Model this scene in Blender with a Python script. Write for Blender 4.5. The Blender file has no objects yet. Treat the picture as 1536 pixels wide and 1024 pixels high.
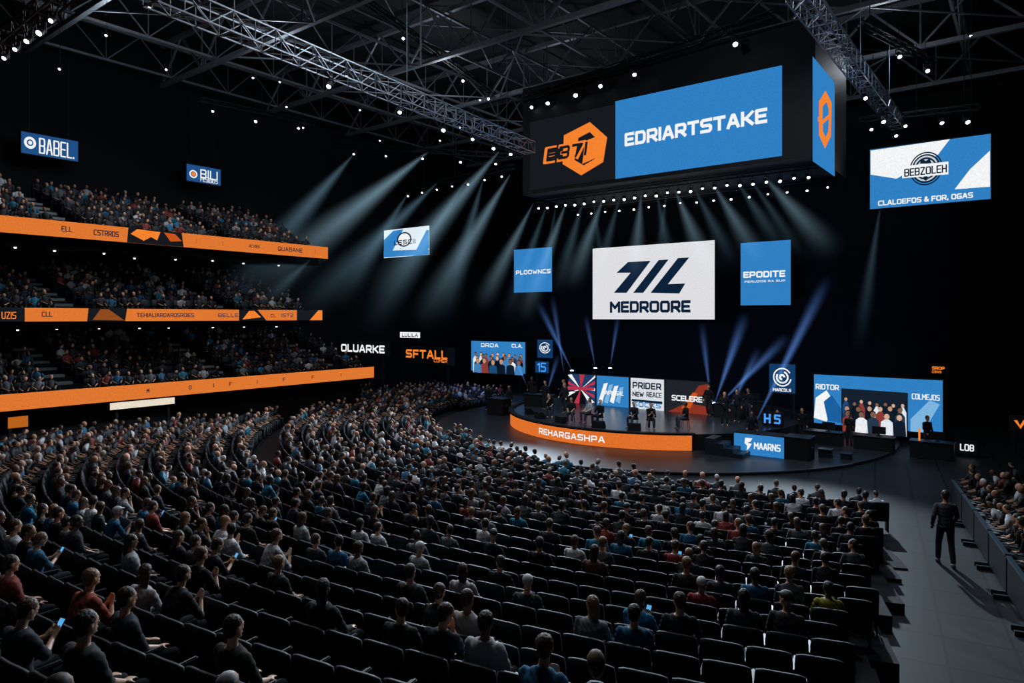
import bpy, bmesh, math, random
import numpy as np
from mathutils import Vector, Matrix
random.seed(7); rng=np.random.default_rng(7)
SC=bpy.context.scene; COL=SC.collection
SC.view_settings.view_transform='Standard'
CZ=6.2
U=Vector((0.6072,0.7945,0)); V=Vector((-0.7945,0.6072,0))
def W(a,b,z=0.0): return U*a+V*b+Vector((0,0,z))
def P(px,py,Y): return Vector(((px-768)/1024*Y,Y,CZ-(py-475)/1024*Y))
def PA(px,py,A):
    d=Vector(((px-768)/1024,1,-(py-475)/1024)); t=A/d.dot(U); return d*t+Vector((0,0,CZ))
def proj(p): return (768+1024*p[0]/p[1],475-(p[2]-CZ)*1024/p[1])
CX,CY,RS=8.0,39.0,8.0
SX,SY=15.0,38.0   # centre of the curved seating

# ---------------- materials
def hexl(h):
    h=h.lstrip('#'); o=[]
    for i in (0,2,4):
        c=int(h[i:i+2],16)/255; o.append(c/12.92 if c<=.04045 else ((c+.055)/1.055)**2.4)
    return (*o,1)
MC={}
def emit(name,hx,s=1.0,noise=True):
    k='led_'+name
    if k in MC: return MC[k]
    m=bpy.data.materials.new(k); m.use_nodes=True; nt=m.node_tree; nt.nodes.clear()
    o=nt.nodes.new('ShaderNodeOutputMaterial'); e=nt.nodes.new('ShaderNodeEmission')
    e.inputs['Color'].default_value=hexl(hx)
    if noise:
        tc=nt.nodes.new('ShaderNodeTexCoord'); n=nt.nodes.new('ShaderNodeTexNoise'); n.inputs['Scale'].default_value=14
        mr=nt.nodes.new('ShaderNodeMapRange'); mr.inputs['To Min'].default_value=s*.82; mr.inputs['To Max'].default_value=s*1.18
        nt.links.new(tc.outputs['Object'],n.inputs['Vector']); nt.links.new(n.outputs['Fac'],mr.inputs['Value']); nt.links.new(mr.outputs[0],e.inputs['Strength'])
    else: e.inputs['Strength'].default_value=s
    nt.links.new(e.outputs[0],o.inputs[0]); MC[k]=m; return m
def pbr(name,col,rough=.5,metal=0,noise=0.25,scale=6,objcol=False,attr=None,spec=None):
    if name in MC: return MC[name]
    m=bpy.data.materials.new(name); m.use_nodes=True; nt=m.node_tree; b=nt.nodes['Principled BSDF']
    b.inputs['Roughness'].default_value=rough; b.inputs['Metallic'].default_value=metal
    if spec is not None: b.inputs['Specular IOR Level'].default_value=spec
    mix=nt.nodes.new('ShaderNodeMix'); mix.data_type='RGBA'; mix.blend_type='MULTIPLY'; mix.inputs['Factor'].default_value=1
    if objcol:
        oi=nt.nodes.new('ShaderNodeObjectInfo'); nt.links.new(oi.outputs['Color'],mix.inputs['A'])
    elif attr:
        at=nt.nodes.new('ShaderNodeAttribute'); at.attribute_name=attr; nt.links.new(at.outputs['Color'],mix.inputs['A'])
    else: mix.inputs['A'].default_value=(*col,1)
    tc=nt.nodes.new('ShaderNodeTexCoord'); n=nt.nodes.new('ShaderNodeTexNoise'); n.inputs['Scale'].default_value=scale; n.inputs['Detail'].default_value=3
    r=nt.nodes.new('ShaderNodeMapRange'); r.inputs['To Min'].default_value=1-noise; r.inputs['To Max'].default_value=1+noise
    nt.links.new(tc.outputs['Object'],n.inputs['Vector']); nt.links.new(n.outputs['Fac'],r.inputs['Value'])
    nt.links.new(r.outputs[0],mix.inputs['B']); nt.links.new(mix.outputs['Result'],b.inputs['Base Color'])
    MC[name]=m; return m
BLUE='#2f7fc2'; ORG='#f5822e'; NAVY='#0d2138'; WHT='#f2f4f6'
mBlk=pbr('black_housing',(.007,.008,.010),.6,spec=.25)
mWall=pbr('wall_paint_black',(.006,.007,.009),.85,spec=.2)
mSteel=pbr('roof_steel',(.20,.22,.24),.5,.5)
mTruss=pbr('aluminium_truss',(.26,.32,.38),.38,.7)
mSeat=pbr('seat_fabric',(.007,.011,.017),.58,scale=30,spec=.28)
mSeatE=pbr('seat_plastic',(.010,.022,.034),.4,spec=.4)
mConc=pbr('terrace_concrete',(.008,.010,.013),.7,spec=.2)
mSkin=pbr('skin',(.5,.3,.2),.45,objcol=True,noise=.1)
mCloth=pbr('cloth',(.1,.1,.1),.85,objcol=True,noise=.25,scale=14,spec=.2)
mHair=pbr('hair',(.02,.013,.01),.55,objcol=True,noise=.4,scale=40)
mShoe=pbr('shoe_leather',(.03,.03,.035),.5)
mEye=pbr('eye_dark',(.01,.01,.01),.2); mLip=pbr('lip',(.25,.08,.06),.5)
mCrowd=pbr('crowd_cloth',(.1,.1,.1),.6,attr='Col',noise=.1,spec=.35)
mLens=emit('lens_white','#eaf4ff',14,False)
mLensW=emit('lens_small','#ffffff',3,False)

# ---------------- object helpers
def link(o): COL.objects.link(o); return o
def meshobj(name,verts,faces,mats,parent=None,smooth=False,mi=None):
    me=bpy.data.meshes.new(name); me.from_pydata([tuple(v) for v in verts],[],[tuple(f) for f in faces])
    for m in (mats if isinstance(mats,(list,tuple)) else [mats]): me.materials.append(m)
    if mi is not None: me.polygons.foreach_set('material_index',mi)
    if smooth: me.polygons.foreach_set('use_smooth',[True]*len(me.polygons))
    o=bpy.data.objects.new(name,me); link(o)
    if parent: o.parent=parent
    return o
def tag(o,label,cat,group=None,kind=None):
    o['label']=label; o['category']=cat
    if group: o['group']=group
    if kind: o['kind']=kind
    return o
def thing(name,label,cat,M=None,group=None,kind=None):
    e=bpy.data.objects.new(name,None); e.empty_display_size=.2; link(e)
    if M is not None: e.matrix_world=M
    return tag(e,label,cat,group,kind)
class G:
    def __init__(s): s.v=[]; s.f=[]; s.m=[]
    def add(s,v,f,mi=0):
        k=len(s.v); s.v+= [Vector(p) for p in v]; s.f+=[tuple(i+k for i in q) for q in f]; s.m+=[mi]*len(f); return s
    def box(s,c,d,M=None,mi=0,taper=1.0):
        x,y,z=d[0]/2,d[1]/2,d[2]/2
        v=[Vector((sx*x*(taper if sz>0 else 1),sy*y*(taper if sz>0 else 1),sz*z)) for sz in(-1,1) for sx,sy in((-1,-1),(1,-1),(1,1),(-1,1))]
        if M: v=[M@p for p in v]
        v=[p+Vector(c) for p in v]
        return s.add(v,[(3,2,1,0),(4,5,6,7),(0,1,5,4),(1,2,6,5),(2,3,7,6),(3,0,4,7)],mi)
    def beam(s,p0,p1,r,n=4,mi=0):
        p0=Vector(p0);p1=Vector(p1); return s.loft([p0,p1],[r,r],n=n,mi=mi)
    def loft(s,Pp,R,ref=None,n=12,mi=0,caps=True):
        Pp=[Vector(p) for p in Pp]; N=len(Pp); v=[];f=[]
        for i,p in enumerate(Pp):
            t=(Pp[min(i+1,N-1)]-Pp[max(i-1,0)]).normalized()
            rf=Vector(ref) if ref else (Vector((0,0,1)) if abs(t.z)<.9 else Vector((1,0,0)))
            x=(rf-t*rf.dot(t)).normalized(); y=t.cross(x)
            r=R[i]; rx,ry=(r if isinstance(r,(tuple,list)) else (r,r))
            for k in range(n):
                a=2*math.pi*(k+.5)/n; v.append(p+x*rx*math.cos(a)+y*ry*math.sin(a))
        for i in range(N-1):
            for k in range(n):
                k2=(k+1)%n; f.append((i*n+k,i*n+k2,(i+1)*n+k2,(i+1)*n+k))
        if caps: f.append(tuple(reversed(range(n)))); f.append(tuple((N-1)*n+k for k in range(n)))
        return s.add(v,f,mi)
    def cap(s,p0,p1,r0,r1,n=10,mi=0):
        p0=Vector(p0);p1=Vector(p1);d=(p1-p0).normalized()
        return s.loft([p0-d*r0*.95,p0-d*r0*.6,p0,p1,p1+d*r1*.6,p1+d*r1*.95],[r0*.3,r0*.8,r0,r1,r1*.8,r1*.3],n=n,mi=mi)
    def ell(s,c,r,M=None,n=12,m=8,mi=0):
        v=[];f=[];c=Vector(c)
        v.append(Vector((0,0,r[2])))
        for i in range(1,m):
            ph=math.pi*i/m
            for k in range(n):
                a=2*math.pi*k/n; v.append(Vector((r[0]*math.sin(ph)*math.cos(a),r[1]*math.sin(ph)*math.sin(a),r[2]*math.cos(ph))))
        v.append(Vector((0,0,-r[2])))
        for k in range(n): f.append((0,1+k,1+(k+1)%n))
        for i in range(m-2):
            for k in range(n):
                a=1+i*n+k;b=1+i*n+(k+1)%n; f.append((a,a+n,b+n,b))
        L=len(v)-1
        for k in range(n): f.append((L,1+(m-2)*n+(k+1)%n,1+(m-2)*n+k))
        if M: v=[M@p for p in v]
        return s.add([p+c for p in v],f,mi)
    def obj(s,name,mats,parent=None,smooth=False): return meshobj(name,s.v,s.f,mats,parent,smooth,s.m)
def bevel(o,w=.01,seg=2):
    bm=bmesh.new(); bm.from_mesh(o.data); bmesh.ops.bevel(bm,geom=bm.edges[:],offset=w,segments=seg,affect='EDGES',clamp_overlap=True); bm.to_mesh(o.data); bm.free(); return o
def evalmesh(o):
    bpy.context.view_layer.update()
    return bpy.data.meshes.new_from_object(o.evaluated_get(bpy.context.evaluated_depsgraph_get()))
# wide squared stroke lettering
_c=.14
GL={
'A':(1.05,[[(0,0),(.42,1),(.58,1),(1,0)],[(.2,.3),(.8,.3)]]),
'B':(1,[[(0,.5),(0,1),(1-_c,1),(1,.88),(1,.62),(.9,.5),(0,.5),(0,0),(1-_c,0),(1,.12),(1,.38),(.9,.5)]]),
'C':(1,[[(1,1),(_c,1),(0,1-_c),(0,_c),(_c,0),(1,0)]]),
'D':(1,[[(0,0),(0,1),(.82,1),(1,.8),(1,.2),(.82,0),(0,0)]]),
'E':(.9,[[(1,1),(0,1),(0,0),(1,0)],[(0,.5),(.88,.5)]]),
'F':(.9,[[(1,1),(0,1),(0,0)],[(0,.48),(.88,.48)]]),
'G':(1,[[(1,1),(_c,1),(0,1-_c),(0,_c),(_c,0),(1,0),(1,.46),(.55,.46)]]),
'H':(1,[[(0,0),(0,1)],[(1,0),(1,1)],[(0,.5),(1,.5)]]),
'I':(.0,[[(0,0),(0,1)]]),
'J':(.8,[[(1,1),(1,_c),(1-_c,0),(_c,0),(0,.2)]]),
'K':(1,[[(0,0),(0,1)],[(0,.5),(.35,.5),(1,1)],[(.35,.5),(1,0)]]),
'L':(.85,[[(0,1),(0,0),(1,0)]]),
'M':(1.25,[[(0,0),(0,1),(.5,.4),(1,1),(1,0)]]),
'N':(1.05,[[(0,0),(0,1),(1,0),(1,1)]]),
'O':(1.05,[[(_c,1),(1-_c,1),(1,1-_c),(1,_c),(1-_c,0),(_c,0),(0,_c),(0,1-_c),(_c,1)]]),
'P':(1,[[(0,0),(0,1),(1-_c,1),(1,.86),(1,.52),(1-_c,.38),(0,.38)]]),
'Q':(1.05,[[(_c,1),(1-_c,1),(1,1-_c),(1,_c),(1-_c,0),(_c,0),(0,_c),(0,1-_c),(_c,1)],[(.6,.3),(1,0)]]),
'R':(1,[[(0,0),(0,1),(1-_c,1),(1,.86),(1,.54),(1-_c,.4),(0,.4)],[(.5,.4),(1,0)]]),
'S':(1,[[(1,1),(_c,1),(0,.88),(0,.62),(_c,.5),(1-_c,.5),(1,.38),(1,.12),(1-_c,0),(0,0)]]),
'T':(1,[[(0,1),(1,1)],[(.5,1),(.5,0)]]),
'U':(1,[[(0,1),(0,_c),(_c,0),(1-_c,0),(1,_c),(1,1)]]),
'V':(1.05,[[(0,1),(.45,0),(.55,0),(1,1)]]),
'W':(1.4,[[(0,1),(.25,0),(.5,.7),(.75,0),(1,1)]]),
'X':(1,[[(0,0),(1,1)],[(0,1),(1,0)]]),
'Y':(1,[[(0,1),(.5,.48),(1,1)],[(.5,.48),(.5,0)]]),
'Z':(1,[[(0,1),(1,1),(0,0),(1,0)]]),
'0':(.9,[[(_c,1),(1-_c,1),(1,1-_c),(1,_c),(1-_c,0),(_c,0),(0,_c),(0,1-_c),(_c,1)]]),
'1':(.35,[[(0,.8),(1,1),(1,0)]]),
'2':(.95,[[(0,1),(1-_c,1),(1,.88),(1,.62),(1-_c,.5),(_c,.5),(0,.38),(0,0),(1,0)]]),
'3':(.95,[[(0,1),(1-_c,1),(1,.88),(1,.62),(.88,.5),(.3,.5)],[(.88,.5),(1,.38),(1,.12),(1-_c,0),(0,0)]]),
'5':(.95,[[(1,1),(0,1),(0,.55),(1-_c,.55),(1,.43),(1,.12),(1-_c,0),(0,0)]]),
'7':(.95,[[(0,1),(1,1),(.45,0)]]),
'8':(.95,[[(_c,.5),(0,.62),(0,.88),(_c,1),(1-_c,1),(1,.88),(1,.62),(1-_c,.5),(_c,.5),(0,.38),(0,.12),(_c,0),(1-_c,0),(1,.12),(1,.38),(1-_c,.5)]]),
'€':(1,[[(1,1),(_c,1),(0,1-_c),(0,_c),(_c,0),(1,0)],[(-.15,.5),(.8,.5)]]),
'&':(1,[[(1,0),(.2,.7),(.3,1),(.6,1),(.65,.75),(0,.3),(.2,0),(.6,0),(1,.4)]]),
'.':(.0,[[(0,0),(0,.04)]]), ',':(.05,[[(.5,.08),(0,-.12)]]),
}
def textmesh(name,s,x0,y0,x1,y1,z,mat,parent,bold=.02,shear=0.0):
    h=y1-y0; s=s.upper()
    n=sum(1 for ch in s if ch!=' ')
    th=min(h*(.17+bold*1.1),(x1-x0)/max(n,1)*.26)
    gap=.30; tot=0; xs=[]
    for ch in s:
        if ch==' ': xs.append(None); tot+=.6; continue
        w=GL[ch][0]; xs.append((tot,w)); tot+=w+gap+.17
    tot-=gap+.17
    W_=(x1-x0)-th; k=W_/max(tot,.01) if tot>0 else 0
    v=[];f=[]
    def disc8(p):
        b=len(v); v.extend((p[0]+th*.5*math.cos(math.pi*(i+.5)/4)*1.04,p[1]+th*.5*math.sin(math.pi*(i+.5)/4)*1.04,z) for i in range(8)); f.append(tuple(range(b,b+8)))
    for q,ch in zip(xs,s):
        if q is None: continue
        ox,w=q
        for pl in GL[ch][1]:
            pts=[(x0+th/2+(ox+w*p[0])*k, y0+th/2+(h-th)*p[1]) for p in pl]
            if tot<=0: pts=[((x0+x1)/2,p[1]) for p in pts]
            for i in range(len(pts)-1):
                a=Vector(pts[i]);b=Vector(pts[i+1]);d=b-a
                if d.length<1e-6: continue
                d.normalize(); nrm=Vector((-d.y,d.x))*th/2
                if i==0: a=a-d*th/2
                if i==len(pts)-2: b=b+d*th/2
                bb=len(v); v+=[(a.x-nrm.x,a.y-nrm.y,z),(b.x-nrm.x,b.y-nrm.y,z),(b.x+nrm.x,b.y+nrm.y,z),(a.x+nrm.x,a.y+nrm.y,z)]; f.append((bb,bb+1,bb+2,bb+3))
            for p in pts[1:-1]: disc8(p)
    v=[(a+shear*(b-y0),min(max(b,y0-.12*h),y1),c) for a,b,c in v]
    return meshobj(name,v,f,mat,parent)

class Panel:
    """flat upright panel in plane a=D (kind 'a') or b=D (kind 'b')"""
    def __init__(s,kind,D,quad=None,rng_=None,name='led_screen',label='',cat='screen',mat=None,thick=.25,hang=None,parent=None,frame=True,border=.06,group=None,stand=False):
        s.kind=kind;s.D=D
        if quad:
            x0,x1,ytl,ytr,ybr,ybl=quad
            pts=[s.hit(x0,ytl),s.hit(x1,ytr),s.hit(x1,ybr),s.hit(x0,ybl)]
            s0=(pts[0][0]+pts[3][0])/2;s1=(pts[1][0]+pts[2][0])/2;z1=(pts[0][1]+pts[1][1])/2;z0=(pts[2][1]+pts[3][1])/2
        else: s0,s1,z0,z1=rng_
        s.sc=(s0+s1)/2;s.z0=z0;s.w=s1-s0;s.h=z1-z0;s.z1=z1
        if kind=='a': o=W(D,-s.sc,z0);ex=-V;ez=-U
        else: o=W(s.sc,D,z0);ex=U;ez=-V
        M=Matrix.Identity(4)
        for i in range(3): M[i][0]=ex[i];M[i][1]=(0,0,1)[i];M[i][2]=ez[i];M[i][3]=o[i]
        s.M=M
        s.root=thing(name,label,cat,M,group) if parent is None else parent
        s.k=0
        if frame and parent is None:
            g=G(); b=border
            g.box((0,s.h/2,-thick/2-.01),(s.w+2*b,s.h+2*b,thick)); bevel(g.obj('screen_frame',mBlk,s.root),.02,1)
        s.disp=meshobj('display',[(-s.w/2,0,0),(s.w/2,0,0),(s.w/2,s.h,0),(-s.w/2,s.h,0)],[(0,1,2,3)],mat or emit('blue',BLUE),s.root)
        if parent is not None:
            s.disp.matrix_basis=Matrix.Translation(-parent.location)@M
        if hang:
            for sx in(-.35,.35):
                g=G(); g.beam((sx*s.w,s.h,-thick/2),(sx*s.w,hang-z0,-thick/2),.02); g.obj('suspension_cable',mBlk,s.root)
        if stand:
            for sx in(-.4,.4):
                g=G(); g.box((sx*s.w,-z0/2+.0,-thick/2),(.12,max(z0-.0,.05),.12)); g.obj('support_leg',mBlk,s.root)
    def hit(s,px,py):
        d=Vector(((px-768)/1024,1,-(py-475)/1024)); n=U if s.kind=='a' else V
        t=s.D/d.dot(n); p=d*t
        return ((-p.dot(V)) if s.kind=='a' else p.dot(U), CZ+p.z)
    def L(s,px,py):
        h=s.hit(px,py); return (h[0]-s.sc,h[1]-s.z0)
    def z(s): s.k+=1; return .012*s.k
    def poly(s,pts,mat,name='graphic'):
        z=s.z(); q=[(*s.L(*p),z) for p in pts]
        q=[(min(max(a,-s.w/2),s.w/2),min(max(b,0),s.h),c) for a,b,c in q]
        return meshobj(name,q,[tuple(range(len(q)))],mat,s.disp)
    def multi(s,polys,mat,name='emblem'):
        z=s.z(); v=[];f=[]
        for pts in polys:
            k=len(v); v+=[(*s.L(*p),z) for p in pts]; f.append(tuple(range(k,k+len(pts))))
        return meshobj(name,v,f,mat,s.disp)
    def text(s,t,x0,y0,x1,y1,mat,bold=.02,shear=0,name='lettering'):
        a=s.L(x0,y0);b=s.L(x1,y1)
        return textmesh(name,t,a[0],a[1],b[0],b[1],s.z(),mat,s.disp,bold,shear)
    def ring(s,cx,cy,r0,r1,mat,a0=0,a1=360,name='emblem',n=40):
        z=s.z(); c=s.L(cx,cy); sc=abs(s.L(cx+10,cy)[0]-c[0])/10
        sy=abs(s.L(cx,cy+10)[1]-c[1])/10; v=[];f=[]
        for i in range(n+1):
            a=math.radians(a0+(a1-a0)*i/n)
            v.append((c[0]+r0*sc*math.cos(a),c[1]+r0*sy*math.sin(a),z)); v.append((c[0]+r1*sc*math.cos(a),c[1]+r1*sy*math.sin(a),z))
        for i in range(n): f.append((2*i,2*i+1,2*i+3,2*i+2))
        return meshobj(name,v,f,mat,s.disp)
    def crowdpic(s,x0,y0,x1,y1,n,seed=1):
        r=random.Random(seed); cols=['#dfe6ee','#0c1826','#1b4a78','#0a1420','#3f7fb8','#e9edf2','#101c2c','#8a3a34','#25384c']
        sk=['#c09078','#d2ab92','#7a5a4a']
        mats=[emit('pic'+c[1:],c) for c in cols+sk]; hm=len(mats); mats.append(emit('pichair','#1a1210'))
        a=s.L(x0,y1);b=s.L(x1,y0); w=b[0]-a[0];h=b[1]-a[1]; v=[];f=[];mi=[];zb=s.z()
        for row,(nn,hs,zo) in enumerate(((n+2,1.0,0),(n,.78,.006),(n-1,.55,.012))):
            for i in range(nn):
                x=a[0]+w*(i+.5)/nn+r.uniform(-.12,.12)*w/nn; hh=h*hs*r.uniform(.84,1.0); bw=w/nn*.52
                k=len(v); v+=[(q[0],q[1],zb+zo) for q in [(max(x-bw,a[0]),a[1]),(min(x+bw,b[0]),a[1]),(min(x+bw*.85,b[0]),a[1]+hh*.6),(x+bw*.3,a[1]+hh*.72),(x-bw*.3,a[1]+hh*.72),(max(x-bw*.85,a[0]),a[1]+hh*.6)]]; f.append(tuple(range(k,k+6))); mi.append(r.randrange(len(cols)))
                hr=min(bw*.42,h*.09); hc=a[1]+hh*.72+hr*1.1
                for dz,dy,sc_,m_ in((.002,.35,1.08,hm),(.004,0,1.0,len(cols)+r.randrange(3))):
                    k=len(v); v+=[(x+hr*sc_*math.cos(t*math.pi/4),hc+hr*dy+hr*1.2*sc_*math.sin(t*math.pi/4),zb+zo+dz) for t in range(8)]; f.append(tuple(range(k,k+8))); mi.append(m_)
        v=[(min(max(p[0],a[0]),b[0]),min(p[1],b[1]),p[2]) for p in v]
        o=meshobj('crowd_picture',v,f,mats,s.disp,mi=mi); o['kind']='stuff'; s.k+=1

# ================= ROOM =================
A0,A1,B0,B1,ZC=-14,50,-16,43,23.2
def quadwall(name,pts,mat,label,cat='wall'):
    o=meshobj(name,pts,[(0,1,2,3)],mat); return tag(o,label,cat,kind='structure')
mFloor=pbr('floor_dark_vinyl',(.022,.026,.032),.55,spec=.25)
nt=mFloor.node_tree; br=nt.nodes.new('ShaderNodeTexBrick'); br.inputs['Color1'].default_value=(.013,.016,.020,1);br.inputs['Color2'].default_value=(.008,.010,.013,1);br.inputs['Mortar'].default_value=(.001,.001,.0015,1)
br.inputs['Scale'].default_value=1; br.inputs['Mortar Size'].default_value=.03; br.inputs['Brick Width'].default_value=1.3; br.inputs['Row Height'].default_value=1.15; br.offset=0
tc=nt.nodes.new('ShaderNodeTexCoord'); mp=nt.nodes.new('ShaderNodeMapping'); mp.inputs['Rotation'].default_value=(0,0,math.radians(-62)); nt.links.new(tc.outputs['Object'],mp.inputs[0]); nt.links.new(mp.outputs[0],br.inputs['Vector'])
nt.links.new(br.outputs['Color'],nt.nodes['Principled BSDF'].inputs['Base Color'])
quadwall('floor',[W(A0,B0),W(A1,B0),W(A1,B1),W(A0,B1)],mFloor,'dark grey arena floor with panel seams','floor')
quadwall('wall_stage',[W(A1,B1),W(A1,B0),W(A1,B0,ZC),W(A1,B1,ZC)],mWall,'black wall behind the stage')
quadwall('wall_left',[W(A0,B1),W(A1,B1),W(A1,B1,ZC),W(A0,B1,ZC)],mWall,'black wall behind the balconies')
quadwall('wall_right',[W(A0,B0),W(A1,B0),W(A1,B0,ZC),W(A0,B0,ZC)],mWall,'black side wall of the arena')
quadwall('wall_rear',[W(A0,B0),W(A0,B1),W(A0,B1,ZC),W(A0,B0,ZC)],mWall,'black wall behind the seating')
quadwall('ceiling',[W(A0,B0,ZC),W(A1,B0,ZC),W(A1,B1,ZC),W(A0,B1,ZC)],pbr('roof_deck',(.007,.008,.010),.8),'dark corrugated roof deck','ceiling')

def planetruss(p0,p1,h,bay,r,name,label,mat,group,up=Vector((0,0,1)),ch=1.4):
    g=G(); p0=Vector(p0);p1=Vector(p1);d=p1-p0;n=max(2,int(round(d.length/bay)))
    g.beam(p0,p1,r*ch); g.beam(p0+up*h,p1+up*h,r*ch)
    for i in range(n):
        a=p0+d*(i/n); m=p0+d*((i+.5)/n)+up*h; b=p0+d*((i+1)/n)
        g.beam(a,m,r*.75); g.beam(m,b,r*.75); g.beam(a,a+up*h,r*.5)
    o=g.obj(name,mat); return tag(o,label,'roof truss',group)
def boxtruss(p0,p1,w,bay,r,label,group='lighting trusses',mat=None):
    g=G(); p0=Vector(p0);p1=Vector(p1);d=p1-p0;t=d.normalized(); s=t.cross(Vector((0,0,1))).normalized()*w/2; u=Vector((0,0,w/2)); n=max(2,int(round(d.length/bay)))
    c=[s+u,s-u,-s-u,-s+u]
    for q in c: g.beam(p0+q,p1+q,r)
    for i in range(n+1):
        a=p0+d*(i/n)
        for k in range(4): g.beam(a+c[k],a+c[(k+1)%4],r*.6)
        if i<n:
            b=p0+d*((i+1)/n)
            for k in range(4):
                if (i+k)%2: g.beam(a+c[k],b+c[(k+1)%4],r*.6)
                else: g.beam(a+c[(k+1)%4],b+c[k],r*.6)
    if p0.z<20.3:
        for f in(.12,.5,.88):
            a=p0+d*f+u
            if a.z<20.2: g.beam(a,(a.x,a.y,20.2),r*.5)
    o=g.obj('lighting_truss',mat or mTruss); return tag(o,label,'lighting truss',group)
for a in (13,20,27,34,41,48):
    planetruss(W(a,-14,20.2),W(a,42,20.2),2.4,4.6,.10,'roof_truss','grey steel roof truss spanning the arena',mSteel,'main roof trusses',ch=1.7)
for b in (-8,-2.5,3,8.5,14,19.5,25,30.5,36,41):
    planetruss(W(2,b,20.5),W(49,b,20.5),1.8,3.5,.055,'roof_truss','slimmer grey steel truss crossing the main ones',mSteel,'cross roof trusses',ch=1.6)
for a in(13,20,27,34,41):
    for i,b in enumerate((-8,6,20)):
        g=G()
        g.beam(W(a,b,20.1),W(a+7,b+7,20.1),.05); g.beam(W(a+7,b+7,20.1),W(a,b+14,20.1),.05); g.beam(W(a,b+7,22.4),W(a+7,b,22.4),.05)
        tag(g.obj('roof_brace',mSteel),'grey diagonal steel brace in the roof plane','roof brace','roof braces')

# spotlights
def mk_spot():
    g=G(); g.loft([(0,0,.22),(0,0,.2),(0,0,-.12),(0,0,-.17)],[.07,.11,.15,.17],n=14); h=g.obj('lamp_housing',mBlk)
    g=G(); g.ell((0,0,-.15),(.115,.115,.07),n=12,m=6); l=g.obj('lens',mLens,smooth=True)
    g=G(); g.box((-.19,0,.12),(.02,.05,.4));g.box((.19,0,.12),(.02,.05,.4));g.box((0,0,.32),(.40,.05,.03));g.beam((0,0,.32),(0,0,.5),.025); y=g.obj('yoke',mBlk)
    return [h,l,y]
spotparts=mk_spot()
for o in spotparts: COL.objects.unlink(o)
def spot(p,label='black stage spotlight with a bright white lens',group='roof spotlights',s=1.0,tilt=(0,0)):
    e=bpy.data.objects.new('spotlight',None); link(e); tag(e,label,'spotlight',group)
    e.location=Vector(p)-Vector((0,0,.5*s)); e.scale=(s,s,s)
    for o in spotparts:
        c=o.copy(); link(c); c.parent=e
        if o is not spotparts[2]: c.rotation_euler=(tilt[0],tilt[1],0)
    return e
def litrow(p0,p1,fr,label,w=.5,s=1.0,bay=1.0,tilt=(-.7,.1),mat=None,r=.035):
    p0=Vector(p0);p1=Vector(p1); boxtruss(p0,p1,w,bay,r,label,mat=mat)
    for f in fr: spot(p0.lerp(p1,f)-Vector((0,0,w/2)),s=s*random.uniform(.8,1.1),tilt=tilt)
litrow(P(225,-12,15.8),P(795,222,33),[.3,.48,.62,.73,.82,.9],'silver box truss over the audience carrying spotlights',.54,.7,.7,r=.028)
litrow(P(1195,-15,20.5),P(1345,185,36),[.55,.78,.98],'silver box truss hanging beyond the scoreboard',.6,.9,.8,r=.03)
litrow(P(-20,85,22),P(110,-25,17.5),[.12,.26,.4,.54,.68,.8],'short truss with a tight row of bright lamps',.4,.7,mat=mBlk)
litrow(P(780,150,37.5),P(1160,22,28.5),[.06,.14,.27,.38,.52,.88],'black truss above the scoreboard with spotlights',.3,.9,mat=mBlk)
litrow(P(300,150,38),P(470,185,46),[.1,.45,.85],'black truss with scattered work lights',.25,.75,mat=mBlk)
litrow(P(1290,180,37),P(1470,160,33),[.1,.4,.7,.9],'black truss over the side screen with spotlights',.25,.9,mat=mBlk)
litrow(P(540,-5,30),P(740,140,44),[.25,.7,.95],'black truss with scattered work lights',.25,.75,mat=mBlk)
litrow(P(1290,36,30),P(1400,92,34),[.5,.9],'short black truss with two bright spotlights',.25,.9,mat=mBlk)
litrow(P(500,218,50),P(780,235,46),[.12,.3,.5,.7,.88],'black truss with beam lights facing the balconies',.3,.8,mat=mBlk)
litrow(W(31.6,22.4,12.75),W(31.6,7.4,12.75),[i/25+.01 for i in range(25)],'black truss under the scoreboard with small lamps',.16,.62,1.0,mat=mBlk,r=.02)
litrow(W(35.3,22.4,12.75),W(35.3,7.4,12.75),[i/16+.03 for i in range(16)],'black truss under the scoreboard with small lamps',.16,.5,1.0,mat=mBlk,r=.02)
litrow(PA(605,285,37),PA(770,250,37),[i/7+.05 for i in range(7)],'black side truss with a row of small lamps',.3,.7,1.0,mat=mBlk)
for px,py,Y in [(597,10,32),(420,128,40),(455,196,46),(540,170,42),(715,100,40),(720,155,42),(780,150,44),(380,122,38),(505,175,48),(570,215,50),(1010,60,40),(940,20,36),(225,20,26),(160,60,30),(90,110,32),(250,110,36),(1455,60,32),(660,215,50),(610,190,50),(690,195,50),(430,165,44),(345,190,48),(750,195,48),(520,120,38),(650,130,42),(1180,40,40)]:
    p=P(px,py,Y)
    if p.z<20: 
        e=spot(p+Vector((0,0,.5)),'small roof lamp hanging on a thin rod','hanging roof lamps',.5,(-.6,0)); g=G(); g.beam((0,0,.5),(0,0,(20.2-e.location.z)/.5),.02); g.obj('drop_rod',mBlk,e)

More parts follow.
